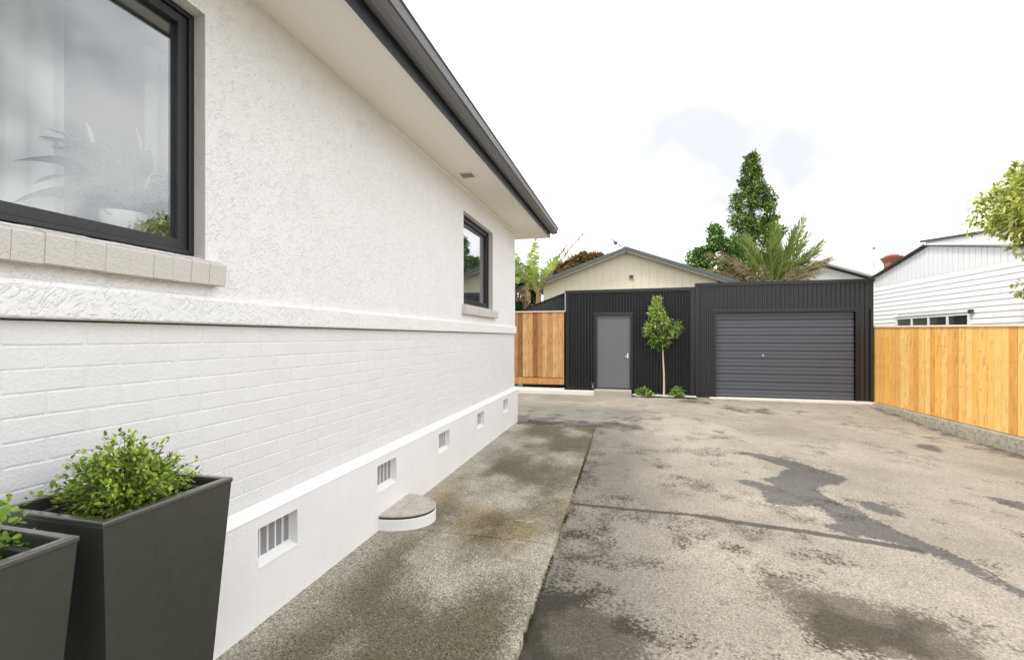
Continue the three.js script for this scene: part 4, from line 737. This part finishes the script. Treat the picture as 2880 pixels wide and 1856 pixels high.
{ // banana plant
  const t = thing('banana_plant', 'banana plant with torn yellow-green leaves beyond the timber gate', 'banana plant', [-1.12, -0.5, -16.5]), r = rng(70), top = 3.75;
  for (const [x, l, q] of [[0, 0.1, 0.17], [0.1, -0.15, 0.13]]) part(t, 'stem', taper([[x * 0.5, 0, 0], [x, 2, 0.02], [x + l * 0.4, top, 0]], q, q * 0.55, 10, 9), mat([0.26, 0.17, 0.08], 0.9));
  const fresh = [[0.2, 0.3, 0.04], [0.28, 0.38, 0.06], [0.36, 0.44, 0.08], [0.14, 0.22, 0.04]], dull = [[0.14, 0.22, 0.1], [0.2, 0.28, 0.13], [0.24, 0.3, 0.1]], brown = [[0.28, 0.18, 0.08], [0.2, 0.12, 0.06], [0.4, 0.3, 0.12]];
  const blade = (tip, bend, wid, cols, torn, L0 = 0.18) => {
    const f = new THREE.Group(); f.name = 'leaf'; t.add(f);
    const a = V(0, top - 0.1, 0), b = V(...tip), mid = a.clone().lerp(b, 0.55).add(V(...bend)), pts = [a, mid, b], c = new THREE.CatmullRomCurve3(pts);
    part(f, 'midrib', taper([0, 0.3, 0.6, 1].map(u => { const p = c.getPoint(u); return [p.x, p.y, p.z]; }), 0.03, 0.006, 10, 5), mat(cols === brown ? [0.2, 0.13, 0.07] : [0.36, 0.38, 0.13], 0.7));
    const P = [], C = [], n = 46;
    for (const s of [-1, 1]) for (let k = 0; k < n; k++) {
      const u0 = L0 + (1 - L0) * k / n, u1 = L0 + (1 - L0) * (k + 1) / n; if (r() < torn * 0.6) continue;
      const p0 = c.getPoint(u0), p1 = c.getPoint(u1), tg = c.getTangent(u0), sd = tg.clone().cross(V(0.15, 0.1, 1)).normalize().multiplyScalar(s);
      const wv = u => wid * Math.pow(Math.sin(Math.PI * (0.08 + 0.9 * (u - L0) / (1 - L0))), 0.6), q = 1 - torn * 0.6 * r(), sag = (0.12 + torn * 0.3 * r());
      const o = (p, u) => p.clone().addScaledVector(sd, wv(u) * q).addScaledVector(tg, wv(u) * 0.35).add(V(0, -wv(u) * sag * 1.6, wv(u) * (0.35 + 0.3 * (r() - 0.5))));
      const g1 = o(p0, u0), g2 = o(p1, u1).lerp(g1, torn * 0.5 * r()), cc = cols[(vn(u0 * 9 + s, 5 + tip[0] * 3) * cols.length) | 0];
      for (const v of [p0, p1, g2, p0, g2, g1]) { P.push(v.x, v.y, v.z); C.push(...cc); }
    }
    const g = new THREE.BufferGeometry(); g.setAttribute('position', new THREE.Float32BufferAttribute(P, 3)); g.setAttribute('color', new THREE.Float32BufferAttribute(C, 3)); g.computeVertexNormals();
    const m = leafMat(0xffffff, 0.35); m.vertexColors = true; part(f, 'blade', g, m);
  };
  const T = (x, y, z) => [x + 1.12, y + 0.5, z];
  blade(T(-1.16, 5.2, 0.1), [-0.06, 0, 0.05], 0.2, fresh, 0.25);
  blade(T(-1.3, 4.7, 0.4), [0.0, 0, 0.2], 0.22, fresh, 0.15);
  blade(T(-0.25, 4.5, 0.3), [-0.15, 0.15, 0.1], 0.24, fresh, 0.35);
  blade(T(-0.45, 4.35, -0.2), [-0.12, 0.1, 0], 0.2, dull, 0.3);
  blade(T(-2.05, 4.9, -0.1), [-0.05, -0.1, 0], 0.18, fresh, 0.4);
  blade(T(-2.3, 4.3, 0.2), [0.1, 0.35, 0], 0.26, dull, 0.2);
  blade(T(-2.1, 3.75, 0.3), [0.1, 0.3, 0], 0.22, fresh, 0.4);
  blade(T(0.2, 5.28, -0.1), [-0.12, 0.0, 0], 0.07, brown, 0.75, 0.5);
  blade(T(0.62, 5.36, 0.1), [-0.1, 0.02, 0], 0.09, brown, 0.8, 0.45);
  blade(T(-1.9, 3.0, 0.2), [0.1, 0.45, 0], 0.3, brown, 0.6, 0.3);
  blade(T(-1.5, 2.6, 0.3), [-0.1, 0.6, 0.1], 0.2, brown, 0.5, 0.3);
}
{ // bushes beyond
  const bush = (name, label, x, z, cl, n, leaf, cols, seed) => { const t = thing(name, label, 'bush', [x, -0.5, z]), r = rng(seed); part(t, 'trunk', taper([[0, 0, 0], [0.1, 2, 0], [0, 4.4, 0]], 0.12, 0.05), M.bark); const out = []; for (const [cx, cy, s] of cl) for (let k = 0; k < 7; k++) { const d = rdir(r); out.push([cx + d.x * s * 0.85, cy + d.y * s * 0.7, d.z * s, s * (0.3 + 0.25 * r())]); } crown(t, r, out, n, leaf, cols); };
  bush('dark_bush', 'dark green bush behind the banana plant', -2.6, -19.2, [[-0.2, 5.1, 0.5], [0.3, 4.7, 0.5], [0.6, 4.2, 0.5], [-0.2, 4.1, 0.6], [-0.8, 4.6, 0.6], [0.5, 3.5, 0.5], [-0.2, 3.3, 0.6], [-0.9, 3.4, 0.6]], 7000, [[0.18, 0.08, 0.3, 0.2, 2]], [[0.02, 0.05, 0.016], [0.035, 0.075, 0.024], [0.06, 0.11, 0.03]], 80);
  bush('russet_bush', 'russet brown and olive bush showing over the cream roof', -0.6, -26, [[-1.0, 5.6, 0.6], [-0.5, 6.0, 0.55], [0.2, 6.2, 0.55], [0.7, 6.35, 0.5], [1.2, 6.45, 0.4], [-1.3, 5.6, 0.5], [-0.8, 5.9, 0.55], [-0.2, 6.3, 0.5], [0.4, 6.4, 0.5], [1.0, 6.5, 0.42], [1.45, 6.45, 0.34], [0.8, 6.0, 0.6], [0, 5.7, 0.6], [-1.6, 5.1, 0.5]], 16000, [[0.15, 0.07, 0.3, 0.2, 2]], [[0.2, 0.12, 0.04], [0.26, 0.16, 0.05], [0.12, 0.12, 0.03], [0.32, 0.17, 0.07], [0.15, 0.1, 0.04]], 81);
  bush('far_bush', 'small dark green bush top showing above the white upper building', 16.5, -23, [[-0.3, 6.05, 0.3], [0.35, 6.25, 0.28], [0.5, 6.8, 0.16], [0.9, 6.0, 0.3]], 1200, [[0.2, 0.1, 0.3, 0.2, 2]], [[0.05, 0.09, 0.02], [0.09, 0.14, 0.03]], 82);
}
{ // yellow-green tree between fence and weatherboard building
  const t = thing('yellow_green_tree', 'bright yellow-green leafy tree overhanging the fence at the right edge', 'tree', [9.75, -0.5, -9.9]), r = rng(90), cl = [];
  part(t, 'trunk', taper([[0, 0, 0], [0.1, 1.6, 0.1], [0.15, 3.2, 0.2], [0.2, 4.6, 0.3]], 0.09, 0.03), M.bark);
  const limb = (p) => part(t, 'branch', taper(p, 0.03, 0.008, 6, 5), M.bark);
  limb([[0.1, 2.4, 0.1], [-0.2, 3.4, -0.4], [-0.3, 4.2, -0.9]]); limb([[0.12, 2.8, 0.2], [0.5, 3.8, 0.6], [0.8, 4.6, 0.9]]); limb([[0.1, 2.1, 0.1], [-0.2, 2.7, -0.6], [-0.35, 3.0, -1.05]]); limb([[0.14, 3.0, 0.2], [0.1, 4.0, -0.4], [0.0, 4.9, -0.8]]);
  for (let k = 0; k < 130; k++) { const d = rdir(r), q = Math.pow(r(), 0.4); cl.push([-0.05 + d.x * 1.0 * q, 4.45 + d.y * 0.85 * q, -0.3 + d.z * 1.5 * q, 0.24 + 0.14 * r()]); }
  cl.push([-0.35, 3.05, -0.95, 0.16], [-0.25, 2.85, -0.75, 0.16], [-0.2, 2.7, -0.5, 0.16]);
  crown(t, r, cl, 15000, [[0.13, 0.05, 0.3, 0.3, 3], [0.1, 0.042, 0.3, 0.2, 3]], [[0.42, 0.48, 0.07], [0.56, 0.6, 0.14], [0.7, 0.72, 0.28], [0.16, 0.2, 0.02]], 0.4, 0.8, 280);
}
{ // young tree in the bed and the two low shrubs
  const t = thing('young_tree', 'young green tree on a thin pale stem in front of the black shed', 'tree', [3.0, 0.01, -12.92]), r = rng(95), cl = [];
  part(t, 'trunk', taper([[0.02, 0, 0], [0.02, 0.5, 0.01], [0.0, 1.0, 0], [-0.02, 1.35, 0], [-0.08, 2.0, 0], [-0.16, 2.55, 0]], 0.026, 0.008, 14, 7), M.paleBark);
  for (const b of [[[-0.01, 1.3, 0], [0.2, 1.6, 0.05], [0.42, 1.95, 0]], [[-0.02, 1.4, 0], [-0.25, 1.65, 0.08], [-0.45, 1.9, 0]], [[-0.05, 1.7, 0], [0.06, 1.95, 0.12], [0.1, 2.15, 0.15]], [[-0.07, 1.8, 0], [-0.25, 2.05, -0.05], [-0.33, 2.2, 0]]]) part(t, 'branch', taper(b, 0.01, 0.004, 6, 5), M.paleBark);
  for (const [x, y, s, tone] of [[-0.17, 2.6, 0.12, 1], [-0.2, 2.4, 0.17, 1], [-0.14, 2.2, 0.22, 1], [-0.28, 2.2, 0.13, 1], [-0.1, 1.95, 0.25, 0], [-0.38, 1.86, 0.16, 1], [-0.44, 1.72, 0.12, 0], [0.08, 1.98, 0.16, 1], [0.2, 1.75, 0.17, 0], [0.42, 1.9, 0.12, 0], [0.36, 1.72, 0.13, 0], [-0.15, 1.6, 0.24, -1], [0.05, 1.5, 0.18, -1], [-0.25, 1.45, 0.14, -1], [-0.12, 1.36, 0.13, -2]]) cl.push([x * 0.9 - 0.01, y, 0.02, s * 0.86, tone]);
  crown(t, r, cl, 2300, [[0.11, 0.038, 0.3, 0.25, 2], [0.085, 0.03, 0.3, 0.2, 2]], [[0.08, 0.16, 0.03], [0.17, 0.29, 0.045], [0.31, 0.44, 0.08], [0.48, 0.56, 0.16]], 0.35, 1.1);
  for (const [x, lab] of [[2.49, 'low green shrub left of the young tree, beside the door step'], [3.36, 'low green shrub right of the young tree, beside the garage corner']])
    shrub('low_shrub', lab, 'shrub', [x, 0.02, -12.93], { seed: 97 + (x * 10 | 0), leaf: [[0.075, 0.035, 0.3, 0.3], [0.06, 0.03, 0.3, 0.2]], stems: 46, h: 0.25, spread: 1.35, side: 0.95, droop: 0.3, per: 9, jit: 0.02, stemR: 0.003, cols: [[0.1, 0.2, 0.04], [0.16, 0.29, 0.05], [0.26, 0.4, 0.08], [0.34, 0.46, 0.12]], parts: 0, group: 'low shrubs in the bed under the young tree' });
}
console.log('plants');

scene.traverse(o => { if (o.isMesh) { o.castShadow = true; o.receiveShadow = true; } });
renderer.render(scene, camera);
